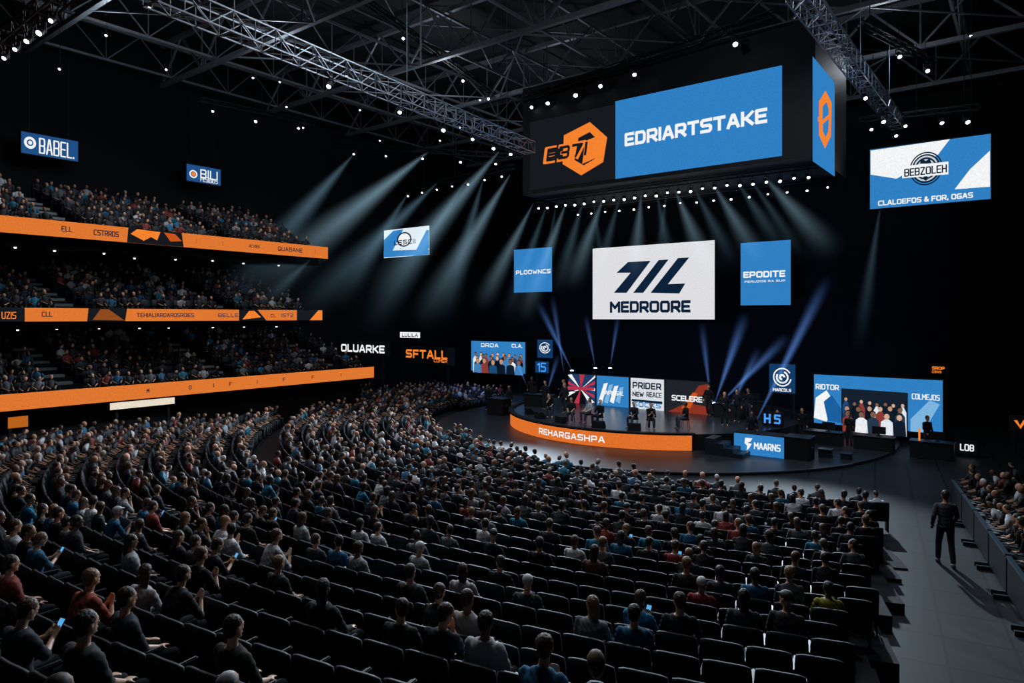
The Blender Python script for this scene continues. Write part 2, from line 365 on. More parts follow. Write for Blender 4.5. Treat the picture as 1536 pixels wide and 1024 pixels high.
# ================= light beams as glowing cones =================
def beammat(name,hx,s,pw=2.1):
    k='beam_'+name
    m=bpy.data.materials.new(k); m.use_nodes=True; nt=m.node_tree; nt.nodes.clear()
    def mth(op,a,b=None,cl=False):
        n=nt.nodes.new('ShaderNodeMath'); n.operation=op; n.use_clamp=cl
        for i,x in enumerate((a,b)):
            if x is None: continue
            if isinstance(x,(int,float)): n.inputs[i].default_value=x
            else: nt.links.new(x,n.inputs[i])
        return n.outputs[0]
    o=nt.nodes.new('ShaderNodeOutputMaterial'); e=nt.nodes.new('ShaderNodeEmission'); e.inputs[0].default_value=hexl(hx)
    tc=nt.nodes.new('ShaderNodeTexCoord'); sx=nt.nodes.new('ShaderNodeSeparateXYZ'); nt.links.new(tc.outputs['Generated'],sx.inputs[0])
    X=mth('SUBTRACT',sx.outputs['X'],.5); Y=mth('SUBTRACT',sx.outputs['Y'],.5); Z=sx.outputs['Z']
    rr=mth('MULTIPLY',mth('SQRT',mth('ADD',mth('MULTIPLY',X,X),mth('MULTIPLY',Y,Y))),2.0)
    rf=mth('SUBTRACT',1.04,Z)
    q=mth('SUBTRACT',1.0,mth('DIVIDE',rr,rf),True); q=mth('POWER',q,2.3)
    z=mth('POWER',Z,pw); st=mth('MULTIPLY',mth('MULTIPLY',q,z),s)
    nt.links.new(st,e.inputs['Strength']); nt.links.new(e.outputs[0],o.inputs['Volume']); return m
def beam(p0,p1,r,mat,label='glowing cone shaped as a hazy shaft of pale light'):  # self-glowing cone stands in for lamplight scattered by haze
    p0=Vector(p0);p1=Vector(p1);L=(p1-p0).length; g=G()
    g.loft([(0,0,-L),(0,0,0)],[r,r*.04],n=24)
    o=g.obj('glow_beam',mat,smooth=True); o.location=p0; o.rotation_mode='QUATERNION'
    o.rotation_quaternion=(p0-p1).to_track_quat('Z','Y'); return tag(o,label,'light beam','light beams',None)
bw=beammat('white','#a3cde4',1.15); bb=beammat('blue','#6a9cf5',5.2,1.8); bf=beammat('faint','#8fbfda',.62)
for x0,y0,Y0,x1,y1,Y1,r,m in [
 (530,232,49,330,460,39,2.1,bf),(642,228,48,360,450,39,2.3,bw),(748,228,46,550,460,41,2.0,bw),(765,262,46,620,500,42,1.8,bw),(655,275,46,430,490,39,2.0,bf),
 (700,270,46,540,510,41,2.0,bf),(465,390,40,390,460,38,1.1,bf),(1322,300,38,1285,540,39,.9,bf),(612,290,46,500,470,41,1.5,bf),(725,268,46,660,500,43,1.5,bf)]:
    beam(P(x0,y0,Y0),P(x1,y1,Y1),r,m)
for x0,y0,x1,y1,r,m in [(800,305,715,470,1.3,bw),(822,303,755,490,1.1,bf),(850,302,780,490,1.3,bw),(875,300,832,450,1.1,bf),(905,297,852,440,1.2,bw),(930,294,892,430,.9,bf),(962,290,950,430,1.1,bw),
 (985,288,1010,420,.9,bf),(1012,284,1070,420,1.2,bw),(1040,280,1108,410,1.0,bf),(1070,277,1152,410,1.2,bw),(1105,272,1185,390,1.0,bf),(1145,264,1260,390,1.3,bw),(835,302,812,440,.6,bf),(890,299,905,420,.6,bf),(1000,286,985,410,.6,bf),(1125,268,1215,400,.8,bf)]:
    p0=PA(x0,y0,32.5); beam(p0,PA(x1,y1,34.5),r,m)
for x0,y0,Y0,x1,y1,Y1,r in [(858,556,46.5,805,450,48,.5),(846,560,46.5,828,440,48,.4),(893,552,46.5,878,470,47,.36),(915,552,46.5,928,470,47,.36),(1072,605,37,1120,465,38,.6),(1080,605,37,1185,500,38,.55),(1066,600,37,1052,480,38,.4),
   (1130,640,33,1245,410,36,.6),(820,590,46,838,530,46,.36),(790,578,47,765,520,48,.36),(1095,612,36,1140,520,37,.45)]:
    beam(P(x0,y0,Y0),P(x1,y1,Y1),r,bb,'pale blue glowing cone shaped as an upward beam')

# ================= hanging scoreboard =================
board=thing('scoreboard','huge black hanging scoreboard box with blue display faces','scoreboard')
a0,a1,b0,b1,z0,z1=30.15,36,7.2,22.3,12.88,18.7
board.location=W((a0+a1)/2,(b0+b1)/2,z0)
v=[W(a,b,z)-board.location for z in(z0,z1) for a,b in((a0,b0),(a1,b0),(a1,b1),(a0,b1))]
meshobj('scoreboard_housing',v,[(0,1,2,3),(7,6,5,4),(4,5,1,0),(5,6,2,1),(6,7,3,2),(7,4,0,3)],mBlk,board)
for a in(a0+.1,a1):
    for b in(b0,b1):
        g=G(); g.beam(W(a,b,z1)-board.location,W(a,b,20.4)-board.location,.06); g.obj('suspension_cable',mTruss,board)
p1=Panel('a',30.12,quad=(795,922,183,157,270,284),mat=emit('black','#16191d'),parent=board)
mO=emit('orange',ORG,1.0);mB=emit('blue',BLUE);mW=emit('white',WHT);mN=emit('navy',NAVY);mK=emit('black','#16191d');mDO=emit('deep_orange','#c8541c')
p1.poly([(846,203),(885,183),(911,206),(905,243),(872,263),(844,246)],mO,'emblem')
p1.poly([(868,207),(885,198),(897,210),(893,238),(876,248),(862,240)],mK,'emblem')
p1.poly([(878,212),(900,203),(896,236),(874,246)],mO,'emblem')
p1.text('E37I',815,247,885,209,mO,.22,.15); p1.text('E37I',820,243,880,213,mK,.03,.15)
p2=Panel('a',30.12,quad=(923,1173,157,92,234,268),mat=mB,parent=board)
p2.text('EDRIARTSTAKE',937,220,1151,161,mW,.05)
p3=Panel('b',7.18,quad=(1219,1252,86,122,268,238),mat=mB,parent=board)
p3.poly([(1228,152),(1238,136),(1247,154),(1246,204),(1237,223),(1228,202)],mO,'emblem')
p3.poly([(1233,160),(1239,153),(1242,163),(1242,172),(1233,180)],mB,'emblem')
p3.poly([(1233,186),(1242,178),(1241,197),(1237,206),(1233,197)],mB,'emblem')
p3.multi([[(1225,176),(1231,172),(1231,178),(1225,183)]],mO)

# ================= screens =================
s=Panel('a',47,quad=(889,1072,372,361,482,476),label='large white main screen with navy slanted emblem and lettering',mat=emit('mainwhite','#dedee2',1.0),hang=20.3)
s.multi([[(925,409),(942,393),(976,391),(940,439),(921,439),(946,409)],[(988,390),(1003,389),(965,439),(950,439)],[(1017,387),(1034,386),(1002,426),(1028,425),(1019,440),(976,439)]],mN)
s.text('MEDROORE',915,469,1036,450,mN,.06)
s=Panel('a',46.5,quad=(771,828,374,371,438,438),label='blue square side screen with white lettering',mat=mB,hang=20.3); s.text('PLOOWNCS',774,412,826,403,mW,.04)
s=Panel('a',46.5,quad=(1111,1186,364,360,459,456),label='blue square side screen with two lines of lettering',mat=mB,hang=20.3); s.text('EPODITE',1115,417,1178,405,mW,.06); s.text('PERUDOS RA SUP',1117,424,1178,419,mW,.02)
s=Panel('a',36,quad=(576,644,346,338,383,386),label='small blue and white screen with a crest',mat=emit('paleblue','#dfeaf2'),hang=20.3)
s.poly([(576,360),(590,346),(605,344),(585,384),(576,385)],mB);s.poly([(620,384),(640,345),(644,345),(644,372),(636,384)],mB);s.poly([(576,376),(644,374),(644,386),(576,386)],mB);s.ring(607,359,0,9,mW);s.ring(607,359,9,11,mN);s.text('LESCII',592,368,624,358,mN,.03)
s=Panel('a',36,quad=(1305,1486,226,199,300,312),label='hanging screen with blue and white chevrons and round emblem',mat=mB,hang=20.3)
s.poly([(1306,226),(1425,208),(1407,232),(1345,268),(1306,262)],mW);s.poly([(1485,226),(1485,280),(1432,284),(1455,254)],mW)
s.poly([(1306,262),(1345,268),(1306,285)],mB)
s.ring(1389,253,23,25,mN);s.ring(1389,253,14,21.5,mN);s.ring(1389,253,0,14,emit('pale','#c5cdd6'));s.ring(1389,253,16.5,19,emit('pale','#c5cdd6'),25,155);s.ring(1389,253,16.5,19,emit('pale','#c5cdd6'),205,335);s.poly([(1380,246),(1383,238),(1389,242),(1395,238),(1398,246)],mN);s.poly([(1384,268),(1389,263),(1394,268),(1389,272)],mN)
s.poly([(1354,268),(1354,250),(1423,243),(1423,262)],mW); s.text('BEBZOLEH',1357,266,1421,247,mN,.06)
c0=s.L(1318,303); c1=s.L(1460,297); textmesh('lettering','CLALOEFOS & FOR, OGAS',c0[0],min(c0[1],c1[1]),c1[0],min(c0[1],c1[1])+s.h*.085,s.z(),mW,s.disp,.03)
s=Panel('b',41.5,quad=(32,117,197,212,243,228),label='blue wall screen with white letters and round mark',mat=emit('dimblue','#1f4f86'),thick=.3,hang=20.4)
s.ring(45,214,5,9,mW);s.ring(45,214,0,3,mW);s.text('BABEL.',58,230,111,216,mW,0)
s=Panel('b',41.5,quad=(280,331,246,254,278,271),label='small blue wall screen with white letters and orange mark',mat=emit('dimblue','#1f4f86'),thick=.3,hang=20.4)
s.ring(290,261,4,6,mW);s.ring(290,261,0,3,mO);s.text('BILI',300,267,326,258,mW,.03);s.text('FESIGIUS',300,272,326,269,mW,.02)
mBoard=pbr('board_black',(.006,.007,.009),.8)
s=Panel('a',30.3,quad=(505,580,513,513,531,531),name='sign_board',label='black board with glowing white letters',cat='sign',mat=mBoard,stand=True); s.text('OLUARKE',512,527,577,518,mW,.05)
s=Panel('a',36,quad=(603,678,521,521,546,546),name='sign_board',label='black board with glowing orange letters',cat='sign',mat=mBoard,stand=True); s.text('SFTALL',609,536,671,526,mO,.05);s.text('COMER',651,543,671,539,mO,.02)
s=Panel('a',36.5,quad=(600,630,498,498,506,507),name='sign_board',label='tiny white sign with dark letters',cat='sign',mat=mW,thick=.1,stand=True); s.text('LULILA',603,505,627,500,mN,.03)
s=Panel('a',36.2,quad=(1434,1466,662,662,680,680),name='sign_board',label='black board with white letters',cat='sign',mat=mBoard,thick=.1,stand=True); s.text('LO8',1440,675,1461,667,mW,.04)
s=Panel('a',44,quad=(1394,1422,548,548,560,560),name='sign_board',label='black board with small orange letters',cat='sign',mat=mBoard,thick=.1,stand=True); s.text('SROP',1398,554,1417,550,mO,.06); s.text('CORVRI',1398,559,1412,556,mO,.02)
s=Panel('a',33,quad=(1516,1546,626,626,646,646),name='sign_board',label='black board with an orange angular mark',cat='sign',mat=mBoard,thick=.1,stand=True); s.multi([[(1521,630),(1526,630),(1530,638),(1535,630),(1540,630),(1531,643)]],mO)
s=Panel('a',45,quad=(707,788,510,514,560,556),label='blue video screen showing a group beside the stage',mat=mB,stand=True)
s.crowdpic(710,524,785,558,7,3);s.text('DROA',722,520,748,515,mW,.03);s.text('CLA.',768,521,784,516,mW,.04)
s=Panel('a',38,quad=(1221,1414,559,573,657,628),label='wide blue video screen with a seated group picture',mat=mB,stand=True)
s.poly([(1262,582),(1362,589),(1362,652),(1262,635)],emit('picdark','#14202e'),'picture')
s.crowdpic(1264,588,1360,646,6,8)
s.poly([(1224,596),(1240,585),(1254,606),(1240,632),(1221,626)],mW);s.poly([(1236,602),(1248,592),(1262,612),(1262,634),(1242,630)],emit('deepblue','#1a5fa0'))
s.poly([(1366,628),(1395,600),(1410,606),(1385,650),(1366,648)],emit('lightblue','#7db4dd'))
s.text('RIDTOR',1224,583,1259,577,mW,.03);s.text('COLMEJOS',1368,598,1410,592,mW,.03)
def roundflag(q,label,A=40):
    s=Panel('a',A,quad=q,label=label,name='banner',cat='banner',mat=emit('flagblue','#123a66'),thick=.05,stand=True)
    cx=(q[0]+q[1])/2; cy=(q[2]+q[5])/2-1; r=(q[1]-q[0])*.36
    s.ring(cx,cy,r*.86,r,mW,30,350);s.ring(cx,cy,r*.5,r*.68,mW,150,430);s.ring(cx,cy,r*.12,r*.34,mW,0,270); return s
s=roundflag((1154,1193,545,547,590,588),'dark blue square banner with a white swirl emblem',37); s.text('MARCOLS',1160,586,1187,583,mW,.03)
s=roundflag((806,829,509,510,537,536),'dark blue banner with a white round emblem',43)
s=Panel('a',42.5,quad=(803,823,542,542,559,559),label='small dark blue sign with bright blue digits',name='sign_board',cat='sign',mat=emit('flagblue','#123a66'),thick=.05,stand=True);s.text('15',806,557,819,544,emit('brightblue','#4aa0ff'),.02)
quads=[(853,893),(895,943),(946,996),(998,1063)]
def yt(x): return 560+(x-853)/210*14
def yb(x): return 603+(x-853)/210*21
ml=['upright stage screen with red white and blue rays','upright blue stage screen with white brush strokes','upright white stage screen with dark lettering','dark stage screen with orange red shards and lettering']
mats=[emit('flagnavy','#223a63'),mB,emit('white2','#d8dde2'),emit('darkgrey','#20242a')]
ms=[]
for (x0,x1),l,m in zip(quads,ml,mats):
    ms.append(Panel('a',36,quad=(x0,x1,yt(x0),yt(x1),yb(x1),yb(x0)),label=l,mat=m,thick=.15,border=.03,group='stage screens'))
mR=emit('red','#b8344a')
s=ms[0]
for i,(pa,pb,mm) in enumerate([((893,561),(893,566),mW),((893,571),(893,576),mR),((893,582),(893,586),mW),((853,571),(853,576),mR),((853,588),(853,594),mW),((870,561),(878,562),mR),((870,605),(862,604),mR),((885,605),(893,603),mW),((853,562),(859,561),mW),((893,592),(893,597),mR)]):
    s.poly([(872,583),pa,pb],mm)
s.poly([(853,579),(893,581),(893,585),(853,584)],mR)
s=ms[1]; 
for k in range(4): s.poly([(897+k*9,604-k),(906+k*8,575+k*2),(912+k*8,574+k*2),(903+k*9,605)],emit('lightblue','#7db4dd') if k%2 else mW)
s.text('UNPINSAL',904,591,936,587,mW,.03,.3)
s=ms[2]
s.text('PRIDER',949,582,992,575,mN,.04);s.text('NEW',949,594,966,588,mN,.04);s.text('REACE',970,595,993,589,mN,.04);s.poly([(948,598),(994,602),(994,606),(948,601)],mN);s.text('SOCKS',950,609,992,605,mB,.04)
s=ms[3]; mDR=emit('dark_red','#8a3324')
s.poly([(1063,576),(1063,590),(1036,597),(1048,578)],mDR);s.poly([(1000,618),(1030,604),(1063,610),(1063,624),(1020,619)],mDR);s.poly([(1022,612),(1040,588),(1047,590),(1036,612)],mDO)
s.text('SCELERE',1008,600,1054,595,mW,.04)

# ================= stage =================
def disc(r,z0,z1,name,mat,n=96):
    v=[];f=[]
    for i in range(n):
        a=2*math.pi*i/n; v.append((CX+r*math.cos(a),CY+r*math.sin(a),z0)); v.append((CX+r*math.cos(a),CY+r*math.sin(a),z1))
    for i in range(n): j=(i+1)%n; f.append((2*i,2*j,2*j+1,2*i+1))
    f.append(tuple(2*i+1 for i in range(n))); f.append(tuple(2*i for i in reversed(range(n))))
    return meshobj(name,v,f,mat)
mStage=pbr('stage_deck_gloss',(.026,.032,.040),.28)
tag(disc(12.3,0.0,.12,'stage_apron',pbr('apron_deck',(.018,.022,.028),.42)),'low round dark apron floor around the stage','stage floor')
stage=thing('stage','round raised stage with an orange lit curved front','stage',Matrix.Translation((CX,CY,.12)))
def reparent(o,p): o.parent=p; o.matrix_parent_inverse=Matrix.Translation(-p.location)
st=disc(RS-.06,.12,.86,'stage_deck',mStage); reparent(st,stage)
def arcstrip(r,a0,a1,z0,z1,th,name,mat,n=60):
    v=[];f=[]
    for i in range(n+1):
        a=math.radians(a0+(a1-a0)*i/n)
        for rr,z in((r,z0),(r+th,z0),(r+th,z1),(r,z1)): v.append((CX+rr*math.cos(a),CY+rr*math.sin(a),z))
    for i in range(n):
        for k in range(4): f.append((4*i+k,4*i+(k+1)%4,4*i+4+(k+1)%4,4*i+4+k))
    f.append((3,2,1,0)); f.append((4*n,4*n+1,4*n+2,4*n+3)); return meshobj(name,v,f,mat)
o=arcstrip(RS,165,271,.14,.84,.10,'fascia_display',emit('stage_orange','#e8742c',.92)); reparent(o,stage)
o=arcstrip(RS-.1,150,272,.84,.93,.30,'edge_trim',mBlk); reparent(o,stage)
o=arcstrip(RS-.05,271,510,.12,.86,.05,'side_skirt',mBlk); reparent(o,stage)
t=textmesh('lettering','REHARGASHPA',0,0,13,1,0,mW,None,.03)
for v in t.data.vertices:
    a=math.radians(-145+28*v.co.x/13); z=.33+.30*v.co.y; v.co=((RS+.115)*math.cos(a)+CX,(RS+.115)*math.sin(a)+CY,z)
reparent(t,stage)
st=thing('stage_stairs','black steps leading up to the round stage','stairs',Matrix.Translation((9.0,30.5,.12)))
g=G()
for i in range(4):
    h=.18*(4-i); c=-V*(.42*i)
    g.box((c.x,c.y,h/2),(.42,1.0,h),Matrix.Rotation(math.atan2(-V.y,-V.x),3,'Z'))
g.obj('steps',mSeatE,st)
def boxthing(name,label,cat,loc,dims,rz,mat):
    M=Matrix.Translation(loc)@Matrix.Rotation(rz,4,'Z'); e=thing(name,label,cat,M)
    g=G(); g.box((0,0,dims[2]/2),dims); bevel(g.obj('body',mat,e),.03,2)
    g=G(); g.box((0,0,dims[2]+.02),(dims[0]+.08,dims[1]+.08,.05)); bevel(g.obj('top_panel',mSeatE,e),.01,1)
    for sx in(-1,1):
        g=G(); g.box((sx*(dims[0]/2+.015),0,dims[2]*.6),(.03,.2,.05)); g.obj('handle',mSteel,e)
    return e
RZ=math.atan2(-V.y,-V.x)
s=Panel('a',30.3,quad=(1101,1176,649,656,688,680),name='podium',label='low counter with a blue lit front and white lettering',cat='counter',mat=mB,thick=.9,border=.04)
s.text('MAARNS',1131,673,1171,667,mW,.04);s.multi([[(1118,656),(1129,657),(1126,662),(1121,664),(1128,665),(1124,672),(1120,675),(1121,668),(1117,664)]],mW)
boxthing('equipment_case','black equipment case standing beside the counter','case',(12.35,29.3,.0),(1.0,.9,1.05),RZ,mBlk)
boxthing('equipment_case','small black case on the arena floor','case',(13.6,29.6,0),(.5,.4,.45),RZ,mSeatE)
boxthing('equipment_case','small dark road case on the arena floor','case',(14.3,29.2,0),(.4,.4,.35),RZ,mSeatE)
boxthing('equipment_case','black case beside the stage edge','case',(-.8,42.5,.12),(1.2,.9,1.0),RZ,mBlk)
s=Panel('a',34,quad=(1144,1173,620,620,636,636),name='sign_board',label='small sign with bright blue digits',cat='sign',mat=mBoard,thick=.08,stand=True); s.text('H 5',1146,634,1171,622,emit('brightblue','#4aa0ff'),.02)
e=thing('marker_pole','slim orange pole on a round foot','pole',Matrix.Translation((17.9,30,0)))
g=G(); g.loft([(0,0,0),(0,0,.05)],[.2,.2],n=16); g.obj('pole_foot',mBlk,e)
g=G(); g.loft([(0,0,.05),(0,0,1.3)],[.04,.04],n=10); g.obj('pole_shaft',mO,e)
def desk(loc,rz,w,grp,label,mons):
    e=thing('technical_desk',label,'desk',Matrix.Translation(loc)@Matrix.Rotation(rz,4,'Z'),grp)
    g=G(); g.box((0,0,.74),(w,.7,.05)); bevel(g.obj('desk_top',mSeatE,e),.01,1)
    g=G(); g.box((0,-.3,.36),(w-.1,.03,.7)); g.obj('front_panel',mBlk,e)
    for sx in(-1,1):
        g=G(); g.box((sx*(w/2-.06),0,.36),(.05,.6,.72)); g.obj('leg',mBlk,e)
    for sx in mons:
        g=G(); g.box((sx,0,1.02),(.56,.04,.34)); g.box((sx,0,.83),(.05,.05,.14)); g.box((sx,0,.775),(.22,.18,.02)); g.obj('monitor',mBlk,e)
for x,y in [(14.9,32.6),(16.6,31.3),(18.4,29.9)]: desk((x,y,0),RZ,1.7,'technical desks','black technical desk with a small monitor',(.2,))
for x,y in [(11.6,36.0),(1.6,40.6),(12.9,37.4),(4.0,42.6)]: desk((x,y,.86),RZ,1.8,'stage desks','black stage desk with two monitors',(-.4,.4))
for th in (-168,-155,-140,-122,-108):
    a=math.radians(th); e=thing('stage_monitor','black wedge floor speaker near the stage edge','speaker',Matrix.Translation((CX+7.2*math.cos(a),CY+7.2*math.sin(a),.86))@Matrix.Rotation(a+math.pi/2,4,'Z'),'wedge speakers')
    g=G(); g.add([(-.28,-.2,0),(.28,-.2,0),(.28,.2,0),(-.28,.2,0),(-.28,-.2,.34),(.28,-.2,.34),(.28,.05,.34),(-.28,.05,.34),(-.28,.2,.1),(.28,.2,.1)],[(3,2,1,0),(0,1,5,4),(4,5,6,7),(7,6,9,8),(8,9,2,3),(1,2,9,6,5),(0,4,7,8,3)]); g.obj('speaker_cabinet',mBlk,e)
    g=G(); g.loft([(0,.125,.22),(0,.14,.235)],[.1,.1],n=14); g.obj('speaker_cone',mSeatE,e)
for px,py,Y in [(858,556,46.5),(893,552,46.5),(915,552,46.5),(1072,605,37),(1095,610,36.5),(1130,640,33)]:
    p=P(px,py,Y); zf=.86 if (p.x-CX)**2+(p.y-CY)**2<60 else 0
    e=thing('floor_lamp_fixture','black moving-head lamp on a stand with blue lens','stage lamp',Matrix.Translation((p.x,p.y,zf)),'floor beam lamps')
    zz=p.z-zf-.2
    g=G(); g.box((0,0,.04),(.4,.4,.08)); g.beam((0,0,.05),(0,0,max(zz-.25,.1)),.03); g.obj('stand',mBlk,e)
    g=G(); g.loft([(0,0,zz-.25),(0,0,zz+.1),(0,0,zz+.2)],[.08,.13,.14],n=12); g.obj('lamp_head',mBlk,e)
    g=G(); g.ell((0,0,zz+.2),(.12,.12,.07)); g.obj('lens',emit('lens_blue','#a8c8ff',12,False),e)

# ================= balconies =================
BF=33.7
def balcony(zb,zt,aend,rise,label,rows=8):
    e=thing('balcony',label,'balcony',Matrix.Translation(W(14,BF,zb)),'seating balconies')
    prof=[(BF+.05,zb),(BF+.05,zt-.05),(BF+.35,zt-.05),(BF+.35,zb+.15)]
    b=BF+.35;z=zb+.15
    for j in range(rows):
        prof.append((b+.95,z)); b+=.95
        if j<rows-1: z+=rise; prof.append((b,z))
    prof+=[(b+.9,z),(b+.9,zb-.35),(BF+.9,zb-.35),(BF+.9,zb)]
    n=len(prof); v=[W(a,bb,zz)-e.location for a in(-4,aend) for bb,zz in prof]; f=[(k,(k+1)%n,n+(k+1)%n,n+k) for k in range(n)]; f.append(tuple(range(n))); f.append(tuple(n+k for k in reversed(range(n))))
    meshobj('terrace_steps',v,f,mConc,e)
    return e,[(BF+.35+.95*j+.5,zb+.15+rise*j) for j in range(rows)]
BAL=[]
for i,(zb,zt,ae,rise) in enumerate([(2.3,3.0,29.5,.29),(6.0,6.58,25.4,.27),(9.68,10.38,25.9,.33)]):
    e,rows=balcony(zb,zt,ae,rise,'long seating balcony with an orange lit ribbon edge'); BAL.append((e,rows,ae))
    s=Panel('b',BF+.03,rng_=(-4,ae,zb,zt),mat=emit('ribbon_orange','#e87c33',.9),parent=e)
    s.disp.name='ribbon_display'
    def yat(px,f):
        d=Vector(((px-768)/1024,1,0)); t=(BF+.03)/d.dot(V); z=zb+(zt-zb)*f; return 475-(z-CZ)*1024/t
    def rp(pts,mat): s.poly([(x,yat(x,f)) for x,f in pts],mat)
    def rt(t,x0,x1,f0=.32,f1=.66,mat=mN,b=.0): s.text(t,x0,yat(x0,f0),x1,yat(x1,f1),mat,b)
    if i==0:
        for x,t in((222,'M'),(285,'O'),(320,'I'),(345,'F'),(385,'I'),(425,'F'),(468,'F'),(510,'I')): rt(t,x-2,x+2,.36,.66)
    if i==1:
        rp([(-10,0),(37,0),(37,1),(-10,1)],mK); rt('UZIS',2,24,.2,.7,mO)
        rt('CLL',62,78,.35,.72); rp([(130,0),(187,0),(190,1),(132,1)],mK); rp([(138,.1),(150,.95),(162,.95),(186,.05)],emit('shade_orange','#8f4a1e')) 
        rt('TEHIALIARDAROSROIES',204,290); rt('BELLE',326,356); rp([(357,0),(398,0),(385,1),(357,1)],mK); rp([(362,.1),(372,.9),(380,.9),(390,.3)],mO)
        rt('CL',404,412,.3,.6); rt('IST2',420,438); rp([(443,0),(481,0),(481,1),(443,1)],mK); rp([(462,0),(481,0),(481,1),(475,1)],mO)
    if i==2:
        rt('€LL',92,108,.35,.7); rt('CSTRRDS',140,178,.3,.66)
        rp([(190,0),(275,0),(272,1),(192,1)],mK); rp([(195,.6),(215,.2),(240,.9),(235,.3),(222,.6),(205,.95)],mO); rp([(245,.9),(262,.85),(272,.4),(255,.3)],mDO)
        for x in(294,333): rt('I',x-.7,x+.7)
        rt('ACVIEN',372,388,.38,.62); rt('QUABANE',415,452); rt('I',470,471.4)
    for k in range(11):
        a=5+k*1.9+random.uniform(-.3,.3)
        if a<ae-1:
            g=G(); g.loft([(0,0,0),(0,0,.05)],[.045,.06],n=10); o=g.obj('soffit_light',mLensW,e); o.location=W(a,BF+2.2+random.uniform(0,2),zb-.42)-e.location
quadwall('wall_under_balcony',[W(-4,34.9,0),W(29.4,34.9,0),W(29.4,34.9,1.9),W(-4,34.9,1.9)],mWall,'dark wall under the lowest balcony')
s=Panel('b',34.4,quad=(165,262,603,597,607,613),name='light_panel',label='bright white lit panel under the balcony',cat='lit panel',mat=emit('creamwhite','#e8dcc8',1.0),thick=.1,stand=True)
s=Panel('b',34.3,quad=(12,42,625,624,640,642),name='light_panel',label='small orange lit panel under the balcony',cat='lit panel',mat=emit('dimorange','#c0661e',.9),thick=.1,stand=True)

# ================= people templates =================
def hand(g,w,d,n,curl=.6,side=1):
    w=Vector(w);d=Vector(d).normalized();n=Vector(n);n=(n-d*n.dot(d)).normalized();x=d.cross(n).normalized()*side
    g.loft([w-d*.01,w+d*.03,w+d*.085],[(.024,.018),(.038,.017),(.04,.014)],ref=x,n=10)
    for k,(off,L) in enumerate([(-.031,.062),(-.010,.075),(.011,.07),(.031,.055)]):
        p=w+d*.08+x*off; dd=d.copy()
        for j in range(3):
            q=p+dd*L*(.45,.32,.25)[j]; g.cap(p,q,.0095-.001*j,.009-.001*j,n=6); p=q; dd=(dd*math.cos(curl*.8)+n*math.sin(curl*.8)).normalized(); 
    p=w+d*.03-x*.035; q=p+(d*.6-x*.6+n*.4).normalized()*.04; g.cap(p,q,.012,.011,n=6); g.cap(q,q+(d*.9+n*.3).normalized()*.03,.0105,.009,n=6)
